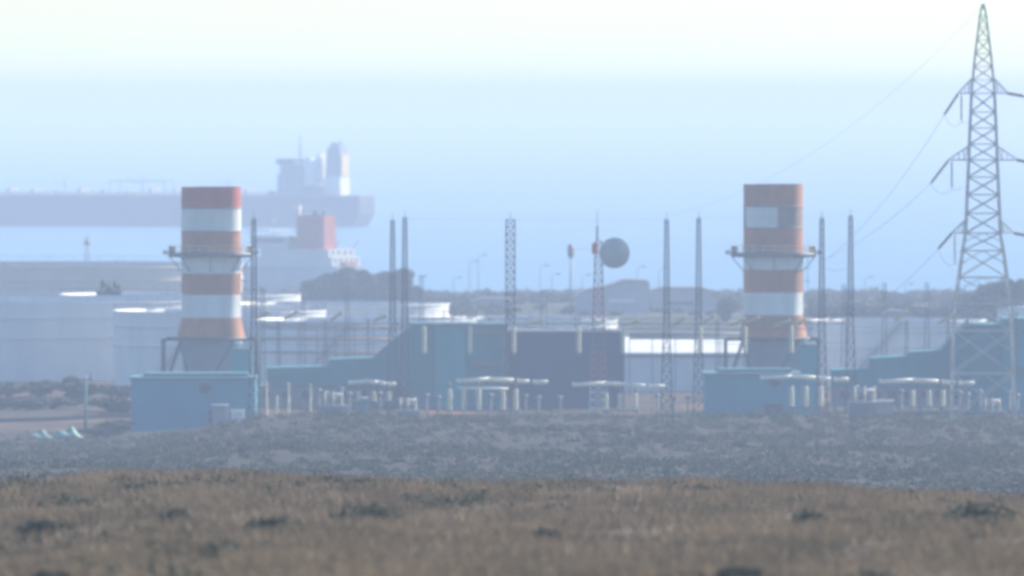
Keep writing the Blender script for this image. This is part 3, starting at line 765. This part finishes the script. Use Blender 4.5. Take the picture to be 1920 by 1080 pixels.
# disconnector switches: steel frame, post insulators, bright arms
def disconnector(x0, x1, y, posts, label, ybot=769, D=1425, two=False):
    ox = PX((x0 + x1) / 2, D); zb = -.2
    e = empty('disconnector_switch', (ox, D, zb), label, 'disconnector', 'disconnector switches in the front of the switchyard')
    zt = PZ(y, D) - zb; zi = PZ(ybot, D) - zb; zk = PZ(y + 15, D) - zb
    xa, xb = PX(x0, D) - ox, PX(x1, D) - ox; L = xb - xa
    for q, (a, b_) in enumerate(((0, .34), (.35, .62), (.66, .79), (.84, 1.0))):
        am = MB(); z0 = zt + .22 * math.sin(a * 5); z1 = zt + .2 * math.sin(b_ * 5)
        am.bar((xa + L * a, (q % 2) * .5, z0), (xa + L * b_, (q % 2) * .5, z1), .5, 8)
        am.bar((xa + L * a, (q % 2) * .5, z0 - .14), (xa + L * a, (q % 2) * .5, z0 + .3), .3, 8); am.build('contact_arm', M_alu, e)
    if two:
        am = MB(); am.bar((xa, -1.5, zt - .85), (xa + L * .56, -1.5, zt - 1.0), .3, 8); am.build('contact_arm', M_alu, e)
    fr = MB()
    for px in posts:
        x = PX(px, D) - ox
        ins = insul_mb(zi, zk - .05, .36, 13, x, 0); ins.build('post_insulator', M_ceram, e)
        hd = MB(); hd.bar((x, 0, zk - .06), (x, 0, zt - .17), .22, 8); hd.build('insulator_head', M_galv, e)
        fr.bar((x - .35, 0, 0), (x - .2, 0, zi - .18), .14); fr.bar((x + .35, 0, 0), (x + .2, 0, zi - .18), .14)
    if posts:
        a = PX(min(posts), D) - ox; b_ = PX(max(posts), D) - ox
        fr.box(a - .5, b_ + .5, -.3, .3, zi - .2, zi - .005)
    fr.build('support_frame', M_galv, e)
disconnector(655, 742, 718, [672, 700, 728], 'small disconnector left of the twin columns in front of the inlet duct', 752)
disconnector(858, 1028, 714, [843, 870, 897, 943, 967], 'disconnector with five posts in front of the turquoise hall', two=True)
disconnector(1075, 1246, 722, [1136, 1163, 1191], 'disconnector in front of the dark wing and white warehouse')
disconnector(1428, 1592, 709, [1484, 1511, 1539], 'disconnector in front of the right blue building', 762)
disconnector(1650, 1828, 716, [1711, 1742, 1768], 'disconnector in front of the right hand inlet duct', 762)

# surge arresters on the left
for k, (px, y0) in enumerate([(500, 716), (541, 718), (582, 720), (519, 742)]):
    D = 1422; x = PX(px, D); e = empty('surge_arrester', (x, D, -.1), ['white arrester with a bent foot, nearest the leftmost tall column', 'second white arrester right of the leftmost column', 'faint third arrester between column and duct', 'short arrester between the two white ones'][k], 'surge arrester', 'surge arresters right of the left blue building')
    zt = PZ(y0, D) + .1; insul_mb(2.0, zt, .2, 16).build('insulator', M_ceram, e); s = MB(); s.tower(0, 0, [(0, .3), (1, .25), (1.98, .2)], .08, .05); s.build('pedestal', M_galv, e)
# transformers and cubicles
def transformer(px, D, w_, h, label):
    x = PX(px, D); e = empty('transformer', (x, D, -.1), label, 'transformer', 'grey transformers in the switchyard')
    MB().box(-w_ / 2, w_ / 2, 0, 2.2, .4, h * .62).build('tank', M_grey, e)
    for k in range(7):
        x0 = -w_ / 2 + .15 + k * (w_ - .3) / 7; MB().box(x0, x0 + .12, -.75, -.01, .7, h * .56).build('radiator', M_grey, e)
    c_ = MB(); c_.bar((-w_ * .42, 1.7, h * .86), (w_ * .3, 1.7, h * .86), .8, 14); c_.bar((-w_ * .2, 1.7, h * .6), (-w_ * .2, 1.7, h * .8), .2); c_.build('conservator', M_grey, e)
    for k in range(3):
        insul_mb(h * .62, h, .17, 9, -w_ * .3 + k * w_ * .3, .7).build('bushing', M_ceram, e)
    b_ = MB(); b_.box(-w_ / 2 - .2, w_ / 2 + .2, -.8, 2.4, 0, .38); b_.build('plinth', M_white, e)
transformer(765, 1424, 3.2, 4.2, 'small grey transformer at the foot of the twin columns')
transformer(625, 1432, 3.6, 4.8, 'pale grey transformer below the turquoise duct')
transformer(1622, 1440, 4.2, 5.2, 'grey transformer between the two right hand disconnectors')
transformer(1862, 1428, 3.0, 4.0, 'grey transformer right of the last disconnector')
def cubicle(px, D, w_, h, m_, label):
    x = PX(px, D); e = empty('switch_cubicle', (x, D, -.1), label, 'switch cubicle', 'cubicles around the switchyard')
    MB().box(-w_ / 2, w_ / 2, 0, 1.6, .15, h).build('cabinet', m_, e)
    MB().box(-w_ / 2 - .1, w_ / 2 + .1, -.1, 1.7, h + .003, h + .12).build('roof', M_wpaint, e)
    for s_ in (-1, 1): MB().box(min(0.03 * s_, (w_ / 2 - .1) * s_), max(.03 * s_, (w_ / 2 - .1) * s_), -.04, -.004, .3, h - .2).build('door', m_, e)
    MB().box(-w_ / 2 - .1, w_ / 2 + .1, -.2, 1.8, 0, .14).build('plinth', M_white, e)
cubicle(412, 1424, 1.9, 3.2, M_grey, 'tall grey cubicle before the right half of the blue building')
cubicle(445, 1420, 1.6, 2.6, M_white, 'pale cubicle between the blue building and the arresters')
cubicle(680, 1428, 1.2, 4.0, M_blue, 'narrow blue cubicle under the small disconnector')
cubicle(1660, 1436, 2.0, 3.4, M_grey, 'grey cubicle left of the last disconnector')

# chain link fence along the plant edge
D = 1408
fn = empty('perimeter_fence', (0, D, 0), 'thin wire fence along the top of the scrub before the switchyard', 'fence')
for k in range(0, 60):
    x = PX(470, D) + k * 1.8
    if x > PX(1990, D): break
    z = float(H(x, D)); p_ = MB(); p_.bar((x, 0, z - .3), (x, 0, z + 2.0), .09); p_.build('post', M_galv, fn)
wv = MB()
for zz in (.4, .9, 1.4, 1.9):
    for k in range(0, 58):
        x = PX(470, D) + k * 1.8; x2 = x + 1.8
        if x2 > PX(1990, D): break
        wv.bar((x, 0, float(H(x, D)) + zz), (x2, 0, float(H(x2, D)) + zz), .03, 3)
wv.build('wire', M_wire, fn)

# grey control buildings behind the ducts
for (a_, b_, yy_, lab_) in ((478, 790, 726, 'long low grey control building under the left inlet duct'), (1560, 1830, 728, 'long low grey control building under the right inlet duct')):
    D = 1534; xa, xb = PX(a_, D), PX(b_, D); w_ = (xb - xa) / 2; zt = PZ(yy_, D)
    e = empty('control_building', ((xa + xb) / 2, D, 0), lab_, 'control building', 'grey control buildings')
    MB().box(-w_, w_, 0, 7, 0, zt).build('wall', M_grey, e)
    MB().box(-w_ - .2, w_ + .2, -.2, 7.2, zt + .003, zt + .2).build('roof', M_galv, e)
    for k in range(8):
        x_ = -w_ + 1.2 + k * (2 * w_ - 2.4) / 8; MB().box(x_, x_ + 1.1, -.06, -.004, 1.0, 2.0).build('window', M_win, e)
# instrument transformers: slim pedestals with a ribbed insulator and a head
IT = None
for k, (px, y0, D) in enumerate([(598, 728, 1446), (612, 732, 1452), (640, 726, 1458), (655, 735, 1444), (712, 734, 1450), (800, 738, 1446), (822, 742, 1450), (920, 738, 1448), (985, 740, 1452), (1010, 742, 1446), (1050, 742, 1450), (1232, 738, 1448), (1262, 744, 1452), (1290, 742, 1446), (1606, 722, 1450), (1636, 726, 1446), (1690, 730, 1452), (1800, 732, 1450), (1815, 736, 1446), (1838, 730, 1452), (1893, 732, 1448), (1908, 738, 1446)]):
    x = PX(px, D)
    if IT is None:
        e = empty('instrument_transformer', (x, D, 0), '', 'instrument transformer'); IT = e
        q = MB(); q.tower(0, 0, [(0, .28), (1.1, .25), (2.2, .22)], .09, .06); q.build('pedestal', M_galv, e)
        insul_mb(2.22, 4.3, .2, 12).build('insulator', mat('grey_porcelain', (.36, .36, .34), (.26, .26, .25), .4, scale=3), e)
        q = MB(); q.lathe([(.2, 4.31), (.34, 4.4), (.34, 4.85), (.15, 4.95)], seg=12); q.build('head', M_grey, e)
    else: e = copy_tree(IT)
    e.location = (x, D, 0); e.scale = (1, 1, PZ(y0, D) / 4.95)
    e['group'] = 'instrument transformers of the switchyard'
    e['label'] = 'slim instrument transformer ' + ['first right of the faint arrester', 'beside the pale grey transformer on its left', 'beside the pale grey transformer on its right', 'under the left end of the small disconnector', 'under the right part of the small disconnector', 'just right of the twin columns', 'midway between twin columns and five post disconnector',
        'inside the gap of the five post disconnector', 'right beside the last post of the five post disconnector', 'first of the loose pair left of the dish mast', 'nearest the dish mast on its left', 'left of the tall column right of the dish mast', 'just right of that tall column', 'before the right part of the white warehouse wall', 'beside the last tall column before the grey transformer', 'right of the grey transformer', 'under the left end of the rightmost disconnector',
        'under the right end of the rightmost disconnector', 'at the right tip of the rightmost disconnector', 'between the rightmost disconnector and the last transformer', 'inside the pylon foot on the right', 'closest to the right edge of the picture'][k]

# ------------------------------------------------------------------ radio mast with dish
D = 1485; x = PX(1122, D)
e = empty('radio_mast', (x, D, 0), 'red and white lattice mast carrying a big round dish in the centre', 'radio mast')
zt = PZ(452, D); n = 22
lv = [(zt * k / n, 1.25 - .85 * (k / n) ** .75) for k in range(n + 1)]
for s0 in range(0, n, 4):
    mb = MB(); mb.tower(0, 0, lv[s0:min(s0 + 5, n + 1)], .24, .14, False)
    mb.build('lattice_section', M_wpaint if (s0 // 4) in (0,) else M_redw if (s0 // 4) % 2 else M_galv, e)
mb = MB(); mb.bar((-.15, 0, zt), (-.15, 0, PZ(424, D)), .28, 6); mb.bar((-.15, 0, PZ(424, D)), (-.15, 0, PZ(394, D)), .08, 6); mb.build('antenna', M_galv, e)
mb = MB(); mb.box(-.85, -.1, -.5, .5, PZ(476, D), PZ(456, D)); mb.bar((-3.4, 0, PZ(468, D)), (-.8, 0, PZ(468, D)), .05); mb.build('equipment_box', M_redw, e)
dm = MB(); dr = 2.0; prof = [(dr * k / 8, -.75 + .75 * (k / 8) ** 2) for k in range(1, 9)]
dm.lathe([(.02, -.75)] + prof + [(dr + .04, .05), (dr + .04, -.1)] + [(r_ + .02, z_ - .1) for r_, z_ in prof[::-1]], seg=40, axis='y', cap=False)
d_ = dm.build('dish', mat('dish_grey', (.5, .49, .48), (.42, .41, .40), .6, scale=.8), e, (PX(1152, D) - x, -1.2, PZ(474, D)), R(8))
mb = MB(); mb.bar((.2, -.2, PZ(474, D)), (PX(1152, D) - x, -.6, PZ(474, D)), .25, 8); mb.bar((.3, 0, PZ(500, D)), (PX(1145, D) - x, -.7, PZ(492, D)), .12); mb.build('dish_mount', M_galv, e)

# thin mast with panel antenna
D = 2000; x = PX(1070, D); zb = float(H(x, D))
e = empty('antenna_mast', (x, D, zb), 'thin pole with a thick orange grey antenna head left of the dish', 'antenna mast')
MB().bar((0, 0, 0), (0, 0, PZ(484, D) - zb), .36, 8, .26).build('pole', M_galv, e)
mb = MB(); z0, z1 = PZ(484, D) - zb, PZ(457, D) - zb
mb.lathe([(.2, z0), (.55, z0 + .4), (.6, (z0 + z1) / 2), (.5, z1 - .3), (.1, z1)], seg=12); mb.build('antenna_head', M_orgr, e)
# lamp posts by the shore
for k, (px, y0) in enumerate([(850, 523), (880, 493), (897, 480), (1013, 500), (1035, 516), (1092, 518), (1195, 503), (1236, 506), (1622, 522), (1697, 535)]):
    D = 2450; x = PX(px, D); zb = float(H(x, D)); h = PZ(y0, D) - zb
    e = empty('lamp_post', (x, D, zb), ['leftmost shore lamp, over the end of the turquoise hall', 'lamp left of the highest lamp of the shore', 'highest shore lamp left of the double column', 'lamp just right of the double column', 'lamp left of the thin antenna pole', 'low lamp between antenna pole and dish mast',
        'lamp over the curved shed right of the dish', 'lamp left of the first tall column on the right', 'lamp right of the last tall column', 'lamp between the two short posts left of the pylon'][k], 'lamp post', 'thin lamp posts along the shore')
    MB().bar((0, 0, 0), (0, 0, h), .22, 6, .12).build('pole', M_galv, e)
    mb = MB(); mb.bar((-.1, 0, h), (1.3, 0, h + .3), .12); mb.box(.9, 1.9, -.25, .25, h + .2, h + .45); mb.build('lamp_head', M_galv, e)
# beacon tower on the skyline
D = 2600; x = PX(163, D); zb = float(H(x, D)); h = PZ(442, D) - zb
e = empty('beacon_tower', (x, D, zb), 'pale slender tower on the skyline above the beige tank', 'tower')
mb = MB(); mb.tower(0, 0, [(h * k / 10, .9 - .06 * k) for k in range(11)], .2, .1, False); mb.build('lattice', M_house, e)
mb = MB(); mb.lathe([(.7, h * .86), (.75, h * .9), (.5, h * .93)], seg=10); mb.build('gallery', M_house, e)
# green pole and tarpaulin heap
D = 1412; x = PX(160, D); zb = float(H(x, D)); h = PZ(702, D) - zb
e = empty('utility_pole', (x, D, zb - .2), 'pale green pole standing left of the blue building', 'utility pole')
MB().bar((0, 0, 0), (0, 0, h), .5, 10, .3).build('pole', M_tarp, e)
mb = MB(); mb.bar((-.9, 0, h - .5), (.9, 0, h - .5), .16); mb.bar((.6, 0, h - .5), (.6, 0, h + .3), .2); mb.build('cross_arm', M_dark, e)
D = 1396; nx_, ny_ = 26, 10; vv = []; ff = []
for j in range(ny_ + 1):
    for i in range(nx_ + 1):
        u = i / nx_; v = j / ny_; X_ = (u - .5) * 6.8; Y_ = (v - .5) * 4
        hgt = 1.75 * max(0, 1 - abs(v - .5) * 2) ** .6 * max(0, math.sin(math.pi * u)) ** .6 * (.55 + .3 * math.sin(u * 9 + 1) + .2 * math.sin(u * 23 + v * 5)) + .02
        vv.append((X_, Y_, hgt))
for j in range(ny_):
    for i in range(nx_): a = j * (nx_ + 1) + i; ff.append((a, a + 1, a + nx_ + 2, a + nx_ + 1))
tm = bpy.data.meshes.new('tarpaulin_heap'); tm.from_pydata(vv, [], ff); tm.materials.append(M_tarp)
o = bpy.data.objects.new('tarpaulin_heap', tm); COL.objects.link(o); o.location = (PX(107, D), D, float(H(PX(107, D), D)) + .02)
tag(o, 'heap covered with pale turquoise sheeting on the reddish ground at the left', 'heap')

# ------------------------------------------------------------------ pylon
D = 1300; x0 = PX(1843, D); zb = float(H(x0, D)) - .3
py = empty('transmission_pylon', (x0, D, zb), 'tall lattice power pylon at the right edge', 'pylon')
zz = lambda y: PZ(y, D) - zb
mpp = D / F
prof = [(785, 60), (700, 57), (620, 55), (570, 52), (520, 45), (470, 38), (437, 32.5), (400, 31), (365, 29.5), (332, 28), (300, 26.5), (270, 25.5), (240, 24.5), (210, 23), (175, 21.5), (150, 19.5), (125, 17), (100, 14.5), (75, 11.5), (50, 8.5), (28, 6), (8, 1.5)]
lv = [(max(0, zz(y)), a * mpp) for y, a in prof]
mb = MB().tower(0, 0, lv[:7], .28, .15)
for i in range(6):
    (za, a), (zc, c_) = lv[i], lv[i + 1]
    zm = (za + zc) / 2; am = (a + c_) / 2
    for sx in (-1, 1):
        for sy in (-1, 1): mb.bar((sx * am, sy * am, zm), (0, sy * am, zc), .09); mb.bar((sx * am, sy * am, zm), (sx * am, 0, zc), .09)
mb.build('lower_body', M_pyl, py)

MB().tower(0, 0, lv[6:15], .34, .18).build('upper_body', M_pyl, py)
MB().tower(0, 0, lv[14:], .26, .13).build('peak', M_pyl, py)
tips = {}
for k, (y, xl, xr, hb, bw) in enumerate([(175, 1797, 1889, 27, 21.5), (300, 1779, 1907, 26, 26.5), (437, 1785, 1901, 24, 32.5)]):
    for sx, xt in ((-1, xl), (1, xr)):
        tx = (xt - 1843) * mpp; z1 = zz(y); z2 = zz(y - hb); bwm = bw * mpp; mb = MB()
        for sy in (-1, 1):
            mb.bar((0, sy * bwm, z1), (sx * bwm, sy * bwm, z1), .16)
            mb.bar((sx * bwm, sy * bwm, z1), (tx, 0, z1), .2); mb.bar((sx * bwm, sy * bwm, z2), (tx, 0, z1 + .1), .15)
            for q in (.25, .5, .75):
                xx = sx * bwm + (tx - sx * bwm) * q; yy = sy * bwm * (1 - q)
                mb.bar((xx, yy, z1), (xx, yy, z1 + (z2 - z1) * (1 - q)), .08)
            mb.bar((sx * bwm, sy * bwm, z2), (sx * bwm + (tx - sx * bwm) * .25, sy * bwm * .75, z1), .08)
        for q in (0, .33, .66):
            xx = sx * bwm + (tx - sx * bwm) * q; yy = bwm * (1 - q); mb.bar((xx, -yy, z1), (xx, yy, z1), .1)
        mb.build('cross_arm', M_pyl, py)
        tips[(k, sx)] = (x0 + tx, D, z1 + zb)

def string_between(p, q, r, m_, name, label, group, ribs=16):
    p = Vector(p); q = Vector(q); L = (q - p).length
    mb = insul_mb(0.15, L - .15, r, ribs); mb.bar((0, 0, 0), (0, 0, .2), .1); mb.bar((0, 0, L - .2), (0, 0, L), .1)
    o = mb.build(name, m_, None, p); o.rotation_euler = (q - p).to_track_quat('Z', 'Y').to_euler()
    return tag(o, label, 'insulator', group)
def cable(p, q, sag, label, r=.045, n=30, group='power lines from the pylon'):
    p = Vector(p); q = Vector(q); mb = MB(); prev = Vector((0, 0, 0))
    for k in range(1, n + 1):
        t_ = k / n; c_ = (q - p) * t_; c_.z -= sag * 4 * t_ * (1 - t_); mb.bar(prev, c_, r, 4); prev = c_
    return tag(mb.build('power_line', M_wire, None, p), label, 'cable', group)
arm = ['top', 'middle', 'lowest']
ends = [(1556, 482, 1430), (1538, 490, 1445), (1598, 598, 1430)]
spx = [(1770, 216), (1745, 344), (1759, 467)]
for k in range(3):
    tip = Vector(tips[(k, -1)]); Ds = 1303.5; q = Vector((PX(spx[k][0], Ds), Ds, PZ(spx[k][1], Ds)))
    string_between(tip, q, .16, M_glassb, 'strain_insulator', 'dark strain insulator sloping down from the left end of the %s cross arm' % arm[k], 'strain insulators on the pylon')
    jl = 3.2 if k != 2 else 3.4
    jt = tip + Vector((.35, 0, -.1)); string_between(jt, jt - Vector((0, 0, jl)), .17, M_ceram, 'jumper_insulator', 'pale insulator hanging straight down from the left end of the %s cross arm' % arm[k], 'jumper insulators on the pylon')
    ex, ey, eD = ends[k]
    cable(q, (PX(ex, eD), eD, PZ(ey, eD)), [1.4, 1.0, .8][k], 'conductor running from the left end of the %s cross arm down to the gantry' % arm[k])
    cable(q, jt - Vector((0, 0, jl)), .9, 'jumper loop under the left end of the %s cross arm' % arm[k], .05, 14)
    cable(jt - Vector((0, 0, jl)), jt - Vector((-1.2, -1.5, jl - .2)), .3, 'short jumper tail beside the %s jumper insulator' % arm[k], .05, 8)
    tr = Vector(tips[(k, 1)]); q2 = tr + Vector((1.9, -3, -.35)); string_between(tr, q2, .19, M_glassb, 'strain_insulator', 'strain insulator at the right end of the %s cross arm' % arm[k], 'strain insulators on the pylon')
    cable(q2, q2 + Vector((60, -120, 2)), 3, 'conductor leaving the picture from the right end of the %s cross arm' % arm[k])
cable((x0, D, zz(8) + zb), (PX(1250, 1430), 1430, PZ(405, 1430)), 4.2, 'thin earth wire from the pylon peak to the column right of the dish', .026, 40)
cable((PX(759, 1430), 1430, PZ(409, 1430)), (PX(966, 1430), 1430, PZ(412, 1430)), .1, 'earth wire between the twin column and the double column', .03, group='earth wires along the column tops')
cable((PX(966, 1430), 1430, PZ(412, 1430)), (PX(1250, 1430), 1430, PZ(411, 1430)), .1, 'earth wire passing behind the dish mast antenna', .03, group='earth wires along the column tops')
cable((PX(1310, 1462), 1462, PZ(408, 1462)), (PX(1595, 1462), 1462, PZ(404, 1462)), .1, 'earth wire passing the right chimney', .03, group='earth wires along the column tops')

# ------------------------------------------------------------------ ships
def ship_root(name, px, D, yaw, label):
    return empty(name, (PX(px, D), D, -12.4), label, 'ship', None, yaw)
# far tanker: local +x towards its bow
A = ship_root('tanker_ship', 688, 4598, R(162), 'large dark hulled tanker farthest out, with a tall yellow banded funnel')
out = [(0, -9.5), (0, 9.5), (6, 12.5), (16, 14), (150, 14), (172, 10.5), (186, 4), (191, 0), (186, -4), (172, -10.5), (150, -14), (16, -14), (6, -12.5)]
out = out[::-1]
s = MB(); s.plan(out, -1.5, 5, .96, (90, 0)); s.plan(out, 5.0, 12.4, 1.0, (90, 0)); s.build('hull', M_hullA, A)
s = MB(); s.plan([(x_ * .995 + .4, y_ * .97) for x_, y_ in out], 12.41, 13.0); s.build('deck', M_orgr, A)
s = MB(); s.box(23, 34.5, -13, 13, 13.01, 21.5); s.box(24, 34, -11, 11, 21.51, 25.5); acc = s.build('accommodation', M_shipshade, A)
for zz_ in (14.6, 17.2, 19.6):
    w1 = MB(); 
    for k in range(8): w1.box(22.93, 22.99, -11 + k * 3, -10 + k * 3, zz_, zz_ + 1.0)
    for k in range(4): w1.box(24.2 + k * 2.7, 25.2 + k * 2.7, 13.01, 13.07, zz_, zz_ + 1)
    w1.build('window_row', M_win, acc)
s = MB(); s.box(26, 34.4, -14.8, 14.8, 25.52, 28); s.build('bridge', M_shipshade, A)
s = MB(); s.box(25.93, 25.99, -13, 13, 26.2, 27.3); s.box(27, 34, 14.81, 14.87, 26.2, 27.3); s.build('bridge_windows', M_win, A)
s = MB(); s.bar((29, 0, 28), (29, 0, 37.5), 1.1, 6, .5); s.bar((29, -2.5, 33.5), (29, 2.5, 33.5), .4); s.bar((29, -1.8, 36), (29, 1.8, 36), .3); s.build('radar_mast', M_pinkh, A)
s = MB(); s.box(9.5, 16.5, -6, 6, 13.01, 20.5); s.build('engine_casing', M_roofw, A)
s = MB(); s.plan([(10, -5), (16, -5), (16, 5), (10, 5)], 20.51, 29.5, 1.1, (13, 0)); fu = s.build('funnel', M_shipshade, A)
s = MB(); s.plan([(9.3, -4.6), (9.9, -4.6), (9.9, 4.6), (9.3, 4.6)], 21, 29.5, 1.0, (9.6, 0)); s.build('funnel_lit_side', M_shipy, A)  # thin yellow plate added for the funnel's sunlit aft side
s = MB(); s.plan([(10.3, -4.6), (15.7, -4.6), (15.7, 4.6), (10.3, 4.6)], 29.51, 32.5, 1.05, (13, 0)); s.plan([(11, -3), (15, -3), (15, 3), (11, 3)], 32.51, 34.2); s.bar((12, -1, 34.2), (12, -1, 35.4), 1.0, 8); s.bar((14, 1, 34.2), (14, 1, 35.2), 1.0, 8); s.build('funnel_top', M_grey, A)
s = MB(); s.box(20.4, 22.9, -10, 12, 17, 28.5); s.box(19, 20.38, -8, 4, 19, 30); s.build('aft_light_shade_block', M_roofw, A)  # white blocks added as the sunlit aft face of the accommodation
s = MB(); s.box(16.6, 22.9, -8, 8, 13.01, 16.48); s.build('aft_light_shade_block', M_shipshade, A)
s = MB()
for xx_ in (86, 110): s.bar((xx_, 6, 13), (xx_, 6, 18.8), .7); s.bar((xx_, -6, 13), (xx_, -6, 18.8), .7)
s.bar((86, 6, 18.5), (110, 6, 18.5), .6); s.bar((86, -6, 18.5), (110, -6, 18.5), .6); s.build('hose_gantry', M_pinkh, A)
s = MB()
for yy_ in (-3, -1.5, 0, 1.5, 3): s.bar((36, yy_, 13.8), (165, yy_, 13.8), .6, 6)
for k in range(12): s.box(40 + k * 10.4, 41.5 + k * 10.4, -5, 5, 13.01, 14.6 + (k % 3) * .5)
s.build('deck_piping', M_pinkh, A)
s = MB()
for xx_ in (60, 98, 132): s.bar((xx_, 0, 13), (xx_, 0, 20.0 if xx_ != 98 else 21), .5, 6); s.bar((xx_, 0, 17), (xx_ + 6, 0, 19), .35, 6)
s.build('deck_crane', M_pinkh, A)
s = MB(); s.box(168, 182, -6, 6, 13.01, 15.5); s.bar((176, 0, 15), (176, 0, 24), .5, 6); s.build('forecastle', M_hullA, A)
# near vessel with the red funnel
B = ship_root('coastal_tanker', 658, 3045, R(152), 'smaller pale ship nearer the shore with a square red funnel')
out = [(0, -7.5), (0, 7.5), (5, 9), (80, 9), (94, 5), (100, 0), (94, -5), (80, -9), (5, -9)][::-1]
s = MB(); s.plan(out, -1, 8, .97, (50, 0)); s.build('hull', M_pinkh, B)
s = MB(); s.box(1.5, 25, -8, 8, 8.01, 10.6); s.box(3, 24, -7.4, 7.4, 10.61, 12.6); ac = s.build('accommodation', M_shipw, B)
s = MB()
for k in range(5): s.box(1.43, 1.49, -6.5 + k * 3, -5.6 + k * 3, 9, 10.0)
for k in range(4): s.box(2.93, 2.99, -6 + k * 3.4, -4.8 + k * 3.4, 11.2, 12.1)
s.build('porthole_row', M_win, ac)
s = MB(); s.plan([(6, -2), (14.2, -2), (14.2, 4.5), (6, 4.5)], 12.61, 21.8, 1.06, (10, 1)); s.build('funnel', M_shipr, B)
s = MB(); 
for (a_, b_) in ((8, 1), (9.5, 2), (11.5, 0)): s.bar((a_, b_, 21.8), (a_, b_, 23.2), .8, 8)
s.build('exhaust_pipe', M_dark, B)
s = MB(); s.box(16, 27, -7, 7, 12.61, 16.2); wh = s.build('wheelhouse', M_shipw, B)
s = MB(); s.box(15.93, 15.99, -5, 5, 14.4, 15.4); s.box(17, 26, 7.01, 7.06, 14.4, 15.4); s.build('window_row', M_win, wh)
s = MB(); s.bar((15.2, 2, 12.6), (15.2, 2, 24.5), 1.5, 8, 1.0); s.bar((15.2, -.2, 24), (15.2, 4.2, 24), .5); s.bar((15.2, 2, 24), (15.2, 2, 26), .3, 6); s.build('signal_mast', M_shipw, B)
s = MB(); s.bar((24, 0, 16.2), (24, 0, 21.6), .5, 6, .3); s.bar((24, -1.5, 20.2), (24, 1.5, 20.2), .3); s.box(22, 29, -6, 6, 17.4, 17.7); s.bar((22.2, 0, 16.2), (22.2, 0, 17.4), .2); s.bar((28.5, -5, 8), (28.5, -5, 17.4), .2); s.bar((28.5, 5, 8), (28.5, 5, 17.4), .2); s.build('fore_mast', M_shipw, B)
s = MB(); s.box(-.2, 4, -3, 3, 8.02, 9.0); s.bar((2.5, 5.5, 12.6), (.5, 5.5, 15), .25, 6); s.bar((2.5, -5.5, 12.6), (.5, -5.5, 15), .25, 6); s.build('stern_davit', M_shipr, B)

# ------------------------------------------------------------------ haze
hz = MB().box(-14000, 14000, -60, 84000, -23, 53.6).build('haze', [])
hz.name = 'haze'; tag(hz, 'bluish sea haze lying over the whole scene', 'haze', kind='stuff')
m = bpy.data.materials.new('haze'); m.use_nodes = True; t = m.node_tree
for n_ in list(t.nodes):
    if n_.type == 'BSDF_PRINCIPLED': t.nodes.remove(n_)
pv = t.nodes.new('ShaderNodeVolumePrincipled')
pv.inputs['Color'].default_value = (.50, .605, .80, 1)
pv.inputs['Absorption Color'].default_value = (.36, .36, .36, 1)
pv.inputs['Density'].default_value = 0.00028
pv.inputs['Anisotropy'].default_value = 0.0
t.links.new(pv.outputs[0], t.nodes['Material Output'].inputs['Volume'])
hz.data.materials.clear(); hz.data.materials.append(m)
